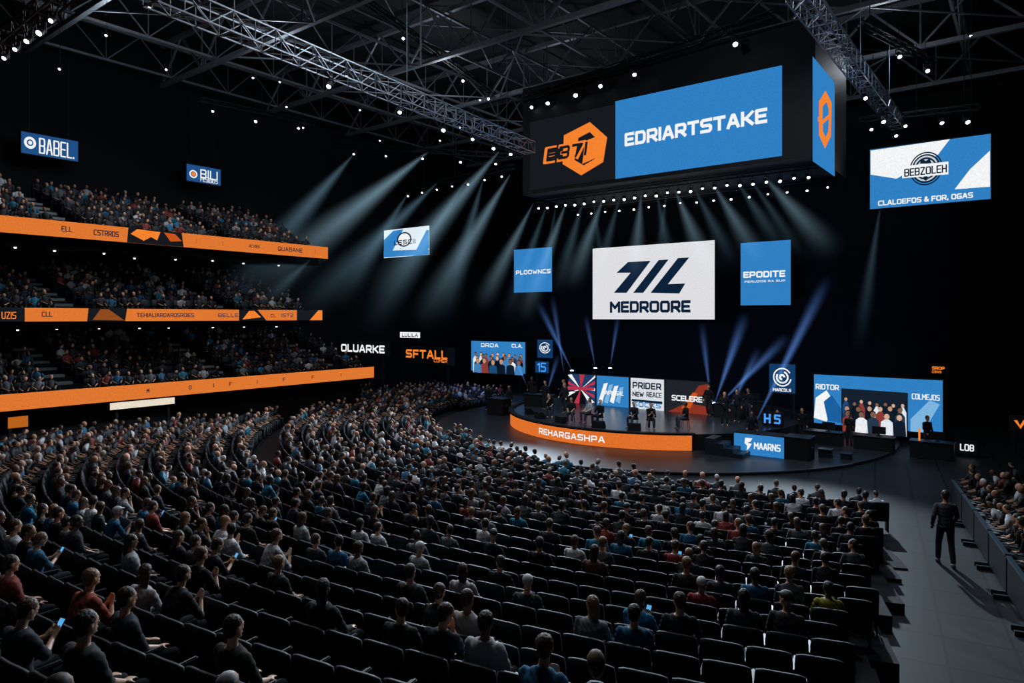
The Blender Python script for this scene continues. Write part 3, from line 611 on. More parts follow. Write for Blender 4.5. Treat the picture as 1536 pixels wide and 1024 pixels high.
def build_person(pose,voxel):
    st=pose.get('stand',False); dz=.38 if st else 0; lean=pose.get('lean',.0); by=pose.get('by',-.04)
    def T(x,z,y=0): return Vector((x,by+y+lean*(z-.55),z+dz))
    def torso(g,inf):
        g.loft([T(0,.46),T(0,.52),T(0,.62),T(0,.74),T(0,.88),T(0,.98),T(0,1.04),T(0,1.085)],
          [(.10+inf,.08+inf),(.155+inf,.115+inf),(.15+inf,.11+inf),(.135+inf,.10+inf),(.165+inf,.115+inf),(.18+inf,.105+inf),(.15+inf,.085+inf),(.07+inf,.06+inf)],ref=(1,0,0),n=16)
    sh=[T(-.175,1.01),T(.175,1.01)]
    arms=pose['arms']; el=[];wr=[]
    for i,sx in enumerate((-1,1)):
        e_,w_=arms[i][0],arms[i][1]; el.append(Vector((sx*e_[0],e_[1],e_[2]+dz)));wr.append(Vector((sx*w_[0],w_[1],w_[2]+dz)))
    def armf(g,inf,fore=True):
        for i in(0,1):
            g.cap(sh[i],el[i],.052+inf,.041+inf); 
            if fore: g.cap(el[i],wr[i],.041+inf,.028+inf)
            else: g.cap(el[i],el[i].lerp(wr[i],.1),.041+inf,.040+inf)
    if st:
        sp=pose.get('stride',.0)
        hip=[Vector((-.09,by,.92)),Vector((.09,by,.92))]; kn=[Vector((-.11,by+.03+sp,.50)),Vector((.11,by+.03-sp*.4,.50))]; an=[Vector((-.12,by+sp*1.3,.09)),Vector((.12,by-sp*1.6,.09))]
    else:
        w=pose.get('knee',.13); hip=[Vector((-.09,by+.02,.55)),Vector((.09,by+.02,.55))]; kn=[Vector((-w,.40,.54)),Vector((w,.42,.54))]; an=[Vector((-w,.42,.10)),Vector((w,.40,.10))]
    def legs(g,inf):
        for i in(0,1): g.cap(hip[i],kn[i],.082+inf,.056+inf); g.cap(kn[i],an[i].lerp(kn[i],.12) if inf else an[i],.056+inf,.038+inf*1.6)
    def feet(g,inf):
        for i in(0,1):
            a=an[i]; g.loft([a+Vector((0,-.06,-.05)),a+Vector((0,.0,-.035)),a+Vector((0,.09,-.055)),a+Vector((0,.17,-.065))],[(.03+inf,.03+inf),(.04+inf,.05),(.044+inf,.032),(.03+inf,.02)],ref=(1,0,0),n=10)
    yaw=pose.get('yaw',0);pit=pose.get('pitch',0);rol=pose.get('roll',0)
    nk=T(0,1.12,.01); hc=Vector((0,.02,.135)); R=Matrix.Rotation(yaw,3,'Z')@Matrix.Rotation(pit,3,'X')@Matrix.Rotation(rol,3,'Y')
    def H(p): return nk+R@(Vector(p)+hc)
    g=G(); torso(g,0); armf(g,0); legs(g,0); feet(g,0)
    g.cap(T(0,1.03),nk+R@Vector((0,.01,.06)),.056,.052)
    g.ell(H((0,0,.02)),(.077,.096,.098),R,16,12); g.ell(H((0,.022,-.05)),(.058,.068,.065),R,14,10)
    g.cap(H((0,.09,.012)),H((0,.108,-.022)),.010,.015,n=8); g.ell(H((0,.082,-.055)),(.026,.016,.012),R); g.ell(H((0,.075,-.092)),(.026,.02,.018),R)
    g.cap(H((-.035,.082,.034)),H((.035,.082,.034)),.012,.012,n=8)
    for sx in(-1,1): g.ell(H((sx*.079,-.008,-.008)),(.011,.02,.032),R)
    for i in(0,1):
        hd=Vector(arms[i][2]); hd.x*=(-1 if i==0 else 1)
        hand(g,wr[i],hd,Vector(arms[i][3]),arms[i][4],1 if i else -1)
    def rem(g,vx,it=2):
        o=meshobj('tmp',g.v,g.f,mSkin); m=o.modifiers.new('r','REMESH');m.mode='VOXEL';m.voxel_size=vx; m2=o.modifiers.new('s','SMOOTH');m2.factor=.5;m2.iterations=it
        me=evalmesh(o); bpy.data.objects.remove(o); me.polygons.foreach_set('use_smooth',[True]*len(me.polygons)); return me
    body=rem(g,voxel,1)
    bm=bmesh.new();bm.from_mesh(body)
    for sx in(-1,1):
        r=bmesh.ops.create_uvsphere(bm,u_segments=8,v_segments=6,radius=.011,matrix=Matrix.Translation(H((sx*.032,.083,.012))))
        for f in {f for v in r['verts'] for f in v.link_faces}: f.material_index=1
    r=bmesh.ops.create_uvsphere(bm,u_segments=8,v_segments=6,radius=1,matrix=Matrix.Translation(H((0,.091,-.055)))@R.to_4x4()@Matrix.Diagonal((.024,.008,.006,1)))
    for f in {f for v in r['verts'] for f in v.link_faces}: f.material_index=2
    bm.to_mesh(body);bm.free(); body.materials.clear(); [body.materials.append(m) for m in(mSkin,mEye,mLip)]
    g=G();torso(g,.018);armf(g,.015,pose.get('sleeve',False)); shirt=rem(g,voxel*1.3,2); shirt.materials.clear();shirt.materials.append(mCloth)
    for v in shirt.vertices:
        v.co+=v.normal*(.006*math.sin(v.co.z*70+v.co.x*30)*math.sin(v.co.x*40+v.co.y*25))
    g=G();legs(g,.014); g.loft([T(0,.44),T(0,.50),T(0,.60),T(0,.64)],[(.10,.09),(.172,.132),(.168,.128),(.155,.118)],ref=(1,0,0),n=16); tr=rem(g,voxel*1.4,2); tr.materials.clear();tr.materials.append(mCloth)
    g=G();feet(g,.008); sho=rem(g,voxel*1.3,1); sho.materials.clear();sho.materials.append(mShoe)
    hairs=[]
    for k in range(3):
        g=G(); g.ell(H((0,-.016,.036)),(.085,.098,.094),R,18,12); g.ell(H((0,-.045,-.03)),(.07,.06,.06),R,12,8)
        if k==1: g.loft([H((0,-.03,.04)),H((0,-.06,-.05)),H((0,-.075,-.14)),H((0,-.08,-.2))],[(.08,.06),(.085,.045),(.078,.035),(.05,.02)],ref=(1,0,0),n=12)
        if k==2: g=G(); g.ell(H((0,-.006,.045)),(.086,.104,.082),R,18,12); g.loft([H((0,.06,.06)),H((0,.12,.05)),H((0,.16,.04))],[(.07,.012),(.065,.008),(.04,.006)],ref=(1,0,0),n=12)
        me=rem(g,.012,1)
        if k<2:
            for v in me.vertices: v.co+=Vector((random.uniform(-1,1),random.uniform(-1,1),random.uniform(-1,1)))*.005
        me.materials.clear();me.materials.append(mHair); hairs.append(me)
    return dict(body=body,shirt=shirt,trousers=tr,shoes=sho,hairs=hairs)
POSES={
 'lap':dict(arms=[((.23,.02,.79),(.10,.22,.66),(-.2,1,-.1),(0,0,-1),.4),((.23,.02,.79),(.12,.24,.66),(-.2,1,-.1),(0,0,-1),.4)]),
 'phone':dict(pitch=-.35,lean=.05,arms=[((.22,.10,.80),(.07,.28,.86),(-.2,.7,.7),(0,-.6,.6),.7),((.22,.10,.80),(.05,.28,.86),(-.2,.7,.7),(0,-.6,.6),.7)]),
 'forward':dict(lean=.45,pitch=.1,arms=[((.19,.36,.68),(.05,.46,.84),(-.3,.4,.8),(0,-1,0),.6),((.19,.36,.68),(.05,.46,.84),(-.3,.4,.8),(0,-1,0),.6)]),
 'armrest':dict(lean=-.05,yaw=.45,knee=.17,sleeve=True,arms=[((.255,.02,.77),(.25,.25,.70),(0,1,-.1),(0,0,-1),.4),((.255,.02,.77),(.18,.24,.69),(-.4,1,-.1),(0,0,-1),.4)]),
 'chin':dict(lean=.1,yaw=-.5,pitch=-.1,roll=.12,arms=[((.22,.05,.78),(.08,.22,.66),(-.5,1,0),(0,0,-1),.4),((.19,.16,.80),(.05,.16,1.02),(-.2,.2,1),(0,-1,0),.9)]),
 'slouch':dict(lean=-.16,by=.05,pitch=-.15,roll=-.15,knee=.19,arms=[((.25,.06,.75),(.12,.26,.66),(-.3,1,-.1),(0,0,-1),.4),((.25,.06,.75),(.16,.26,.66),(-.3,1,-.1),(0,0,-1),.4)]),
 'turn':dict(lean=.12,yaw=1.0,roll=.08,sleeve=True,arms=[((.24,.06,.79),(.12,.26,.66),(-.3,1,-.1),(0,0,-1),.4),((.23,.10,.79),(.05,.28,.68),(-.6,1,0),(0,0,-1),.4)]),
}
STAND={
 'walk':dict(stand=True,stride=.12,sleeve=True,arms=[((.25,-.08,.77),(.25,.06,.54),(0,.4,-1),(0,1,0),.4),((.25,.04,.77),(.22,.20,.60),(0,.5,-.9),(0,1,0),.4)]),
 'idle':dict(stand=True,stride=.03,sleeve=True,arms=[((.24,-.05,.77),(.25,.02,.52),(0,.1,-1),(0,1,0),.4),((.24,-.05,.77),(.14,.20,.78),(-.5,.8,.2),(0,0,-1),.5)]),
}
TP={k:build_person(v,.0115) for k,v in POSES.items()}
TS={k:build_person(v,.0125) for k,v in STAND.items()}
def joinmeshes(lst,name):
    V_=[];F=[];MI=[];mats=[];k=0
    for me,mm in lst:
        n=len(me.vertices);c=np.zeros(n*3);me.vertices.foreach_get('co',c);V_+=c.reshape(-1,3).tolist()
        for p in me.polygons: F.append([i+k for i in p.vertices]); MI.append(len(mats))
        mats.append(mm);k+=n
    me=bpy.data.meshes.new(name);me.from_pydata(V_,[],F);[me.materials.append(m) for m in mats];me.polygons.foreach_set('material_index',MI);me.polygons.foreach_set('use_smooth',[True]*len(F));return me
SKINC=[(.60,.31,.19),(.52,.27,.16),(.68,.40,.28),(.27,.13,.08),(.15,.08,.05),(.62,.36,.24)]
HAIRC=[(.012,.009,.008),(.03,.016,.008),(.07,.036,.016),(.20,.11,.05),(.012,.009,.008),(.022,.015,.010),(.045,.025,.012)]
BLK=((.006,.007,.010),'black'); 
SHC=[BLK,((.010,.015,.028),'navy'),((.025,.028,.032),'charcoal'),((.008,.010,.014),'dark'),BLK,((.02,.02,.025),'black'),((.012,.02,.035),'navy'),((.03,.03,.034),'charcoal'),((.010,.010,.013),'black'),((.05,.055,.06),'dark grey'),BLK,((.015,.02,.025),'dark'),
  ((.34,.36,.39),'light grey'),((.55,.57,.6),'white'),((.015,.10,.2),'blue'),((.2,.03,.025),'red'),((.12,.13,.145),'grey'),((.03,.04,.05),'charcoal'),((.012,.15,.25),'bright blue'),BLK]
lowskins=[pbr('skin_plain_%s'%n,c,.5,noise=.1) for n,c in(('fair',(.60,.31,.19)),('tan',(.45,.22,.13)),('deep',(.16,.08,.05)))]
mDenim=pbr('dark_trousers',(.012,.015,.022),.8); hairsm=[pbr('hair_plain_dark',(.012,.01,.008),.5),pbr('hair_plain_brown',(.07,.036,.018),.5)]
JT=[]
for i,(k,t) in enumerate(TP.items()):
    JT.append((k,joinmeshes([(t['body'],lowskins[i%3]),(t['shirt'],mCloth),(t['trousers'],mDenim),(t['shoes'],mShoe),(t['hairs'][(0,0,1,0,0,1,0)[i]],hairsm[i%2])],'person')))
DESC={'lap':'hands in lap','phone':'looking down at phone','forward':'leaning forward','armrest':'arms on armrests','chin':'hand at chin','slouch':'slouching back','turn':'head turned aside','walk':'walking','idle':'one hand raised'}
def put_person(loc,rz,tpl,key,shirt=None,cap=None,detail=True,seatdesc='seated',group='seated audience',scale=1.0,long=False,joined=None,trc=None):
    sc,sn=shirt if shirt else random.choice(SHC)
    M=Matrix.Translation(loc)@Matrix.Rotation(rz,4,'Z')@Matrix.Scale(scale,4)
    lab='person in %s top, %s, %s'%(sn,seatdesc,DESC[key])
    if not detail:
        o=bpy.data.objects.new('person',joined); link(o); o.matrix_world=M; o.color=(*sc,1); tag(o,lab,'person',group); return o
    o=bpy.data.objects.new('person',tpl['body']); link(o); o.matrix_world=M; o.color=(*random.choice(SKINC),1); tag(o,lab,'person',group)
    hk=2 if cap else (1 if long else random.choice((0,0,0,1)))
    hc=cap if cap else random.choice(HAIRC)
    for nm,me,c in(('shirt',tpl['shirt'],sc),('trousers',tpl['trousers'],trc or random.choice([(.010,.013,.02),(.02,.024,.03),(.03,.04,.06)])),('shoes',tpl['shoes'],(.03,.03,.03)),('cap' if cap else 'hair',tpl['hairs'][hk],hc)):
        c_=bpy.data.objects.new(nm,me); link(c_); c_.parent=o; c_.color=(*c,1)
    if key=='phone':
        e=thing('phone','black smartphone with a glowing screen held in hands','phone',M@Matrix.Translation((0,.385,.94))@Matrix.Rotation(-.6,4,'X'),'held phones')
        g=G(); g.box((0,0,0),(.085,.010,.17)); bevel(g.obj('phone_case',mBlk,e),.003,1)
        g=G(); g.box((0,-.0065,0),(.075,.002,.155)); g.obj('phone_screen',emit('phone_screen','#5fb4f0',.9,False),e)
    return o

# ================= seats =================
def chair_parts():
    out=[]
    v=[];f=[];nx,nz=8,7; HW=.268
    for s_ in(0,1):
        for j in range(nz+1):
            for i in range(nx+1):
                x=-HW+2*HW*i/nx; t=j/nz; z=.34+.56*t; ww=1-.05*max(0,t-.75)/.25
                y=-.21-.10*t+(x/HW)**2*.03-(0 if s_==0 else .055-.02*abs(2*t-1)**3)
                if j==nz: z-=.03*(x/HW)**4
                v.append((x*ww,y,z))
    N=(nx+1)*(nz+1)
    for s_ in(0,1):
        for j in range(nz):
            for i in range(nx):
                a=s_*N+j*(nx+1)+i; q=(a,a+1,a+nx+2,a+nx+1); f.append(q if s_ else tuple(reversed(q)))
    def e(i,j): return j*(nx+1)+i
    for i in range(nx): f.append((e(i,0),e(i+1,0),N+e(i+1,0),N+e(i,0)));f.append((e(i+1,nz),e(i,nz),N+e(i,nz),N+e(i+1,nz)))
    for j in range(nz): f.append((e(0,j+1),e(0,j),N+e(0,j),N+e(0,j+1)));f.append((e(nx,j),e(nx,j+1),N+e(nx,j+1),N+e(nx,j)))
    out.append(meshobj('backrest',v,f,mSeat,smooth=True))
    g=G();g.box((0,.03,.405),(.46,.46,.09)); out.append(bevel(g.obj('seat_cushion',mSeat),.03,3))
    for sx in(-1,1):
        g=G();g.box((sx*.255,.02,.62),(.045,.38,.035)); out.append(bevel(g.obj('armrest',mSeatE),.012,2))
    for sx in(-1,1):
        g=G();g.box((sx*.255,.0,.30),(.03,.30,.60),taper=.8); g.box((sx*.255,0,.015),(.05,.36,.03)); out.append(g.obj('leg',mSeatE))
    return out
cp=chair_parts()
for o in cp: COL.objects.unlink(o)
chair_join=joinmeshes([(o.data,o.data.materials[0]) for o in cp],'auditorium_seat'); chair_join.polygons.foreach_set('use_smooth',[False]*len(chair_join.polygons))
def put_chair(loc,rz,detail):
    if detail:
        e=bpy.data.objects.new('auditorium_seat',None); link(e); e.location=loc; e.rotation_euler=(0,0,rz)
        for o in cp: c=o.copy(); link(c); c.parent=e
    else:
        e=bpy.data.objects.new('auditorium_seat',chair_join); link(e); e.location=loc; e.rotation_euler=(0,0,rz)
    tag(e,'dark fabric auditorium seat with armrests in curved row','seat','auditorium seats')

def lowperson():
    g=G(); parts=[]
    def mark(n): parts.append((n,len(g.v)))
    g.ell((0,0.0,1.255),(.078,.098,.118),n=8,m=6); mark('skin')
    g.ell((0,-.02,1.29),(.084,.098,.095),n=8,m=5); mark('hair')
    g.loft([(0,-.05,.5),(0,-.05,.75),(0,-.05,.98),(0,-.04,1.06),(0,-.02,1.12)],[(.17,.13),(.155,.12),(.205,.125),(.15,.09),(.06,.06)],ref=(1,0,0),n=8)
    for sx in(-1,1): g.loft([(sx*.19,-.05,1.03),(sx*.24,.0,.8)],[.065,.055],n=6)
    mark('shirt')
    for sx in(-1,1): g.loft([(sx*.24,.0,.8),(sx*.12,.24,.68),(sx*.1,.30,.68)],[.045,.035,.03],n=6)
    mark('skin2')
    for sx in(-1,1): g.loft([(sx*.1,-.02,.54),(sx*.13,.42,.54),(sx*.13,.42,.05)],[.09,.07,.05],n=6)
    mark('tr')
    return g,parts
lg,lparts=lowperson(); LPV=np.array([tuple(v) for v in lg.v])
def lowchair():
    g=G()
    g.loft([(0,-.22,.34),(0,-.27,.70),(0,-.31,.88),(0,-.315,.90)],[(.268,.03),(.268,.035),(.255,.03),(.22,.015)],ref=(1,0,0),n=8)
    g.box((0,.03,.405),(.46,.46,.09))
    for sx in(-1,1): g.box((sx*.255,.02,.62),(.04,.36,.03)); g.box((sx*.255,0,.30),(.03,.28,.6))
    return g
lc=lowchair(); LCV=np.array([tuple(v) for v in lc.v])
def mass(name,base,faces,insts,mat,colf=None,flex=False):
    n=len(base); m=len(insts); allv=np.zeros((m,n,3))
    for i,(x,y,z,rz,sc) in enumerate(insts):
        c,s_=math.cos(rz),math.sin(rz); b=base*sc
        if flex:
            ln=rng.uniform(-.15,.45) if rng.random()<.65 else 0; sl=rng.uniform(-.16,.16); up_=np.clip(b[:,2]-.55,0,None)
            b=b.copy(); b[:,1]+=ln*up_; b[:,0]+=sl*up_; b[:,2]-=.28*abs(ln)*up_
        allv[i,:,0]=b[:,0]*c-b[:,1]*s_+x; allv[i,:,1]=b[:,0]*s_+b[:,1]*c+y; allv[i,:,2]=b[:,2]+z
    fl=np.array([i for f in faces for i in f]); ft=np.array([len(f) for f in faces])
    L=(fl[None,:]+(np.arange(m)*n)[:,None]).ravel(); T=np.tile(ft,m); S=np.concatenate(([0],np.cumsum(T)[:-1]))
    me=bpy.data.meshes.new(name); me.vertices.add(m*n); me.vertices.foreach_set('co',allv.ravel()); me.loops.add(len(L)); me.loops.foreach_set('vertex_index',L.astype(np.int32))
    me.polygons.add(len(T)); me.polygons.foreach_set('loop_start',S.astype(np.int32)); me.polygons.foreach_set('loop_total',T.astype(np.int32)); me.update(calc_edges=True); me.validate()
    me.materials.append(mat)
    if colf is not None:
        at=me.color_attributes.new('Col','FLOAT_COLOR','POINT'); at.data.foreach_set('color',colf(m,n).ravel())
        me.polygons.foreach_set('use_smooth',[True]*len(T))
    o=bpy.data.objects.new(name,me); link(o); return o
HM=[(.02,.015,.012),(.05,.03,.02),(.09,.055,.03),(.2,.13,.08),(.26,.24,.23),(.03,.022,.02),(.5,.5,.5),(.015,.015,.02),(.02,.015,.012)]  # crowd hair tones, some lightened to stand in for specular on heads
def crowdcol(m,n):
    c=np.ones((m,n,4))
    sk=np.array(SKINC)[rng.integers(0,len(SKINC),m)]; hr=np.array(HM)[rng.integers(0,len(HM),m)]
    sh=np.array([s_[0] for s_ in SHC])[rng.integers(0,len(SHC),m)]; tr=np.tile(np.array([[.012,.015,.02]]),(m,1))
    glint_heads=rng.random(m)<.28; hr[glint_heads]=sk[glint_heads]  # skin tone over the hair paints specular brightness onto some heads
    prev=0
    for nm,end in lparts:
        src={'skin':sk,'skin2':sk*.6,'hair':hr,'shirt':sh,'tr':tr}[nm]; c[:,prev:end,:3]=src[:,None,:]; prev=end
    return c

TH0=math.degrees(math.atan2(-SY,-SX))
def kf(th):
    d=TH0-th
    if d<-2: return 1.0
    if d>54: return .2
    t=(d+2)/56; t=t*t*(3-2*t); return 1-.8*t
def hf(r,th):
    return (0 if r<19 else .0080*(r-19)**2)*kf(th)
def XA(Y): return 3.7+.61*(Y-7.2)
def XB(Y): return 10.3+.47*(Y-13.7)
R0=18.7; PIT=.93; NR=29; THA,THB=-80,-222; PW=.55
seats=[]
for i in range(NR):
    r=R0+PIT*i
    dth=math.degrees(PW/r)
    th=THA+(i%2)*dth*.3
    while th>THB:
        thn=th; th-=dth
        x=SX+r*math.cos(math.radians(thn)); y=SY+r*math.sin(math.radians(thn))
        if y<1.2: continue
        b=-x*.7945+y*.6072; a=x*.6072+y*.7945
        if a<29.5 and b>33.2: continue
        if b>38.5 or a>39: continue
        if x>XA(y)-.55: continue
        if math.hypot(x,y)<2.3: continue
        if math.hypot(x-CX,y-CY)<12.8: continue
        if i==9 and thn<-150: continue
        seats.append((x,y,hf(r,thn),math.radians(thn)+math.pi/2,i))
v=[];f=[]
ths=np.arange(THA,THB-1,-1.0)
for i in range(2,NR):
    ra=R0+PIT*i-PIT*.5; rb=ra+PIT; r=R0+PIT*i
    for j in range(len(ths)-1):
        ok=True
        for th in(ths[j],ths[j+1]):
            for rr in (ra,rb):
                x=SX+rr*math.cos(math.radians(th));y=SY+rr*math.sin(math.radians(th)); a=x*.6072+y*.7945; b=-x*.7945+y*.6072
                if x>XA(y)+.25 or (b>34.6 and a<29.4) or b>39.5 or a>40 or y<-3: ok=False
        if not ok: continue
        k=len(v)
        for th in(ths[j],ths[j+1]):
            c,s_=math.cos(math.radians(th)),math.sin(math.radians(th)); z=max(hf(r,th)-.005,.002)
            v+=[(SX+ra*c,SY+ra*s_,z),(SX+rb*c,SY+rb*s_,z),(SX+ra*c,SY+ra*s_,0),(SX+rb*c,SY+rb*s_,0)]
        f+=[(k,k+1,k+5,k+4),(k+2,k,k+4,k+6),(k+1,k+3,k+7,k+5),(k,k+2,k+3,k+1),(k+4,k+5,k+7,k+6)]
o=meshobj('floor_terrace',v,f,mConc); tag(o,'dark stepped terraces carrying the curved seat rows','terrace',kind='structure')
side=[]
for i in range(5):
    for k in range(15):
        y=15.5+k*.56; x=XB(y)+.75+i*.9
        side.append((x,y,0.0,math.radians(35),i))
targets=[(740,942,'lap',((.40,.42,.45),'light grey'),None),(662,920,'chin',((.02,.025,.035),'black'),None),(678,884,'slouch',((.35,.35,.35),'white'),None),(932,890,'phone',((.02,.2,.38),'bright blue'),None),(1026,903,'armrest',((.015,.02,.03),'black'),None),(875,882,'turn',((.16,.17,.19),'grey'),None),
 (632,828,'lap',((.35,.37,.4),'light grey'),(.6,.6,.6)),(496,895,'armrest',((.02,.025,.03),'black'),None),(406,843,'lap',((.02,.02,.025),'dark'),None),(612,862,'slouch',((.04,.045,.05),'dark'),None),(690,833,'armrest',((.45,.45,.47),'white'),None),(1056,850,'lap',((.2,.025,.025),'dark red'),None),(1200,857,'forward',((.04,.05,.06),'dark'),None),
 (1250,868,'armrest',((.28,.26,.04),'yellow green'),None),(1136,880,'lap',((.03,.04,.05),'dark'),None),(22,925,'phone',((.03,.04,.05),'dark'),None),(362,918,'slouch',((.03,.03,.03),'black'),None),(885,1000,'lap',((.02,.02,.02),'black'),None),(540,772,'lap',((.5,.5,.52),'white'),None),(312,790,'forward',((.5,.52,.55),'white'),None),(230,852,'turn',((.4,.4,.42),'light grey'),None),
 (130,850,'forward',((.3,.07,.04),'red'),None),(95,970,'phone',((.02,.02,.025),'black'),None),(1090,865,'lap',((.02,.025,.03),'black'),None),(890,815,'lap',((.1,.04,.03),'dark red'),None),(385,800,'forward',((.45,.47,.5),'white'),None),(250,880,'forward',((.03,.03,.03),'black'),None),(460,770,'lap',((.4,.4,.4),'grey'),None),(720,770,'turn',((.45,.45,.48),'white'),None),(60,800,'phone',((.03,.12,.2),'blue'),None),(20,830,'slouch',((.2,.04,.03),'red'),None),(110,790,'lap',((.03,.03,.04),'black'),None),(830,790,'lap',((.03,.03,.04),'black'),None),(640,790,'turn',((.03,.03,.04),'black'),None),(965,905,'lap',((.02,.1,.2),'blue'),None),
 (800,975,'forward',((.02,.12,.24),'blue'),None),(600,930,'turn',((.03,.035,.04),'black'),None),(190,900,'slouch',((.03,.04,.05),'dark'),None),(1180,885,'turn',((.03,.03,.04),'charcoal'),None)]
def headpx(s_): return proj((s_[0],s_[1],s_[2]+1.22))
hp=[headpx(s_) for s_ in seats]
occ={}
for t in targets:
    best=min((i for i in range(len(seats)) if i not in occ),key=lambda i:(hp[i][0]-t[0])**2+(hp[i][1]-t[1])**2)
    if (hp[best][0]-t[0])**2+(hp[best][1]-t[1])**2<90**2: occ[best]=t
people=[]
for i,s_ in enumerate(seats):
    if i in occ: people.append((s_,occ[i])); continue
    x,y=s_[0],s_[1]; px,py=hp[i]
    inf=-60<px<1596
    if py>860 or y<6.5: pr=.08 if inf else .25
    elif py>815: pr=.14+.12*(px<350)+.2*(px>1000)
    elif py>770: pr=.26+.45*(px>850)+.12*(px<350)
    elif py>720: pr=.50+.40*(px>700)
    elif py>670: pr=.76+.16*(px>600)
    else: pr=.94
    if random.random()<pr: people.append((s_,None))
for s_ in side:
    if random.random()<.85: people.append((s_,None))
allseats=seats+side
def inview(s_):
    if s_[1]<1: return False
    p=proj((s_[0],s_[1],s_[2]+.8)); return -30<p[0]<1566 and p[1]<1060
cs=sorted([s_ for s_ in allseats if inview(s_)],key=lambda s_:math.hypot(s_[0],s_[1])); near=set(id(s_) for s_ in cs[:300]); 
for k,s_ in enumerate(cs[:300]): put_chair(Vector(s_[:3]),s_[3],k<130)
rest=[(s_[0],s_[1],s_[2],s_[3],1.0) for s_ in allseats if id(s_) not in near]
pv=sorted([p for p in people if inview(p[0])],key=lambda p:math.hypot(p[0][0],p[0][1])); npp=set(id(p) for p in pv[:280])
for k,(s_,t) in enumerate(pv[:280]):
    jk,jm=random.choice(JT)
    if jk=='phone' and random.random()<.5: jk,jm=JT[5]
    key=t[2] if t else jk
    put_person(Vector(s_[:3]),s_[3]+random.uniform(-.15,.15),TP[key],key,shirt=t[3] if t else None,cap=(t[4] if t and t[4] else (random.choice([(.5,.5,.5),(.02,.02,.02),(.4,.03,.03)]) if random.random()<.08 else None)),detail=(k<130),joined=jm,scale=random.uniform(.88,.97))
far=[(p[0][0],p[0][1],p[0][2],p[0][3]+random.uniform(-.25,.25),random.uniform(.82,.97)) for p in people if id(p) not in npp]
bseat=[];bp=[]
rzb=math.atan2(-V.y,-V.x)-math.pi/2
for bi,(e,rows,ae) in enumerate(BAL):
    for j,(b,z) in enumerate(rows):
        a=-3.5+random.uniform(0,.4)
        while a<ae-.5:
            if abs(((a-1.25)%7.5)-3.75)>.75:
                p=W(a,b,z); bseat.append((p.x,p.y,p.z,rzb,1.0))
                if random.random()<.93: 
                    p=W(a+random.uniform(-.08,.08),b+random.uniform(-.02,.1),z); bp.append((p.x,p.y,p.z,rzb+random.uniform(-.5,.5),random.uniform(.80,.94)))
            a+=.54
    for ac in [x for x in np.arange(5,ae-.5,7.5)]:
        g=G()
        for j,(b,z) in enumerate(rows):
            c=W(ac,b-.25,z+.06)-e.location; g.box(c,(1.0,.45,.12),Matrix.Rotation(math.atan2(U.y,U.x),3,'Z'))
            c=W(ac,b+.2,z+.02)-e.location; g.box(c,(1.0,.45,.04),Matrix.Rotation(math.atan2(U.y,U.x),3,'Z'))
        g.obj('aisle_stairs',pbr('stair_grey',(.18,.20,.22),.6),e)
o=mass('audience_crowd',LPV,lg.f,far+bp,mCrowd,crowdcol,True); tag(o,'dense seated audience filling the floor and balconies','crowd',kind='stuff')
o=mass('seat_rows',LCV,lc.f,rest+bseat,mSeat); tag(o,'rows of dark auditorium seats receding under the crowd','seats',kind='stuff')

def stand(x,y,z,rz,key,shirt,lab,**k): return put_person(Vector((x,y,z)),rz,TS[key],key,shirt=shirt,seatdesc=lab,group='standing staff',**k)
stand(10.85,17.1,0,math.radians(-20),'walk',((.05,.055,.06),'dark grey'),'in the floor aisle',scale=1.06)
for x,y,z,rz,key in [(19.0,31.2,0,3.3,'walk'),(14.4,33.9,0,2.6,'idle'),(15.9,32.2,0,2.2,'idle'),(11.4,34.6,.86,2.6,'idle'),(1.9,39.2,.86,2.4,'idle'),(12.9,33.2,0,2.8,'idle'),(-1.6,44.3,.12,2.4,'idle'),(-3,46.5,.12,2.5,'walk'),(10.6,36.8,.86,2.6,'walk'),
  (12.1,35.0,.86,2.2,'idle'),(1.2,41.8,.86,2.9,'walk'),(3.0,39.9,.86,2.0,'idle'),(11.2,31.9,.12,2.8,'walk'),(-.2,43.6,.12,2.6,'idle'),(10.4,33.4,.86,3.0,'idle'),(2.9,37.9,.86,2.3,'walk')]:
    stand(x,y,z,rz,key,((.01,.012,.016),'black'),'standing near the stage',scale=.96)
def stool(x,y,z):
    e=thing('stool','black round stage stool with four legs','stool',Matrix.Translation((x,y,z)),'stage stools')
    g=G();g.loft([(0,0,.40),(0,0,.45)],[.2,.2],n=16);g.obj('stool_seat',mBlk,e)
    for sx,sy in((1,1),(1,-1),(-1,1),(-1,-1)):
        g=G();g.beam((sx*.12,sy*.12,.4),(sx*.18,sy*.18,0),.015);g.obj('leg',mSeatE,e)
for i,(x,y) in enumerate([(3.0,34.6),(4.3,33.5),(5.9,32.9),(6.6,32.6),(8.3,32.7),(2.0,36.4),(3.9,34.4)]):
    stool(x,y,.86); key=('lap','armrest','turn','forward','lap','chin','slouch')[i]; rz=2.6+random.uniform(-.9,.9)
    put_person(Vector((x,y,.86)),rz,TP[key],key,shirt=random.choice([SHC[0],SHC[3],SHC[4],SHC[1],SHC[12]]),seatdesc='on a stage stool',group='stage performers',scale=.92)
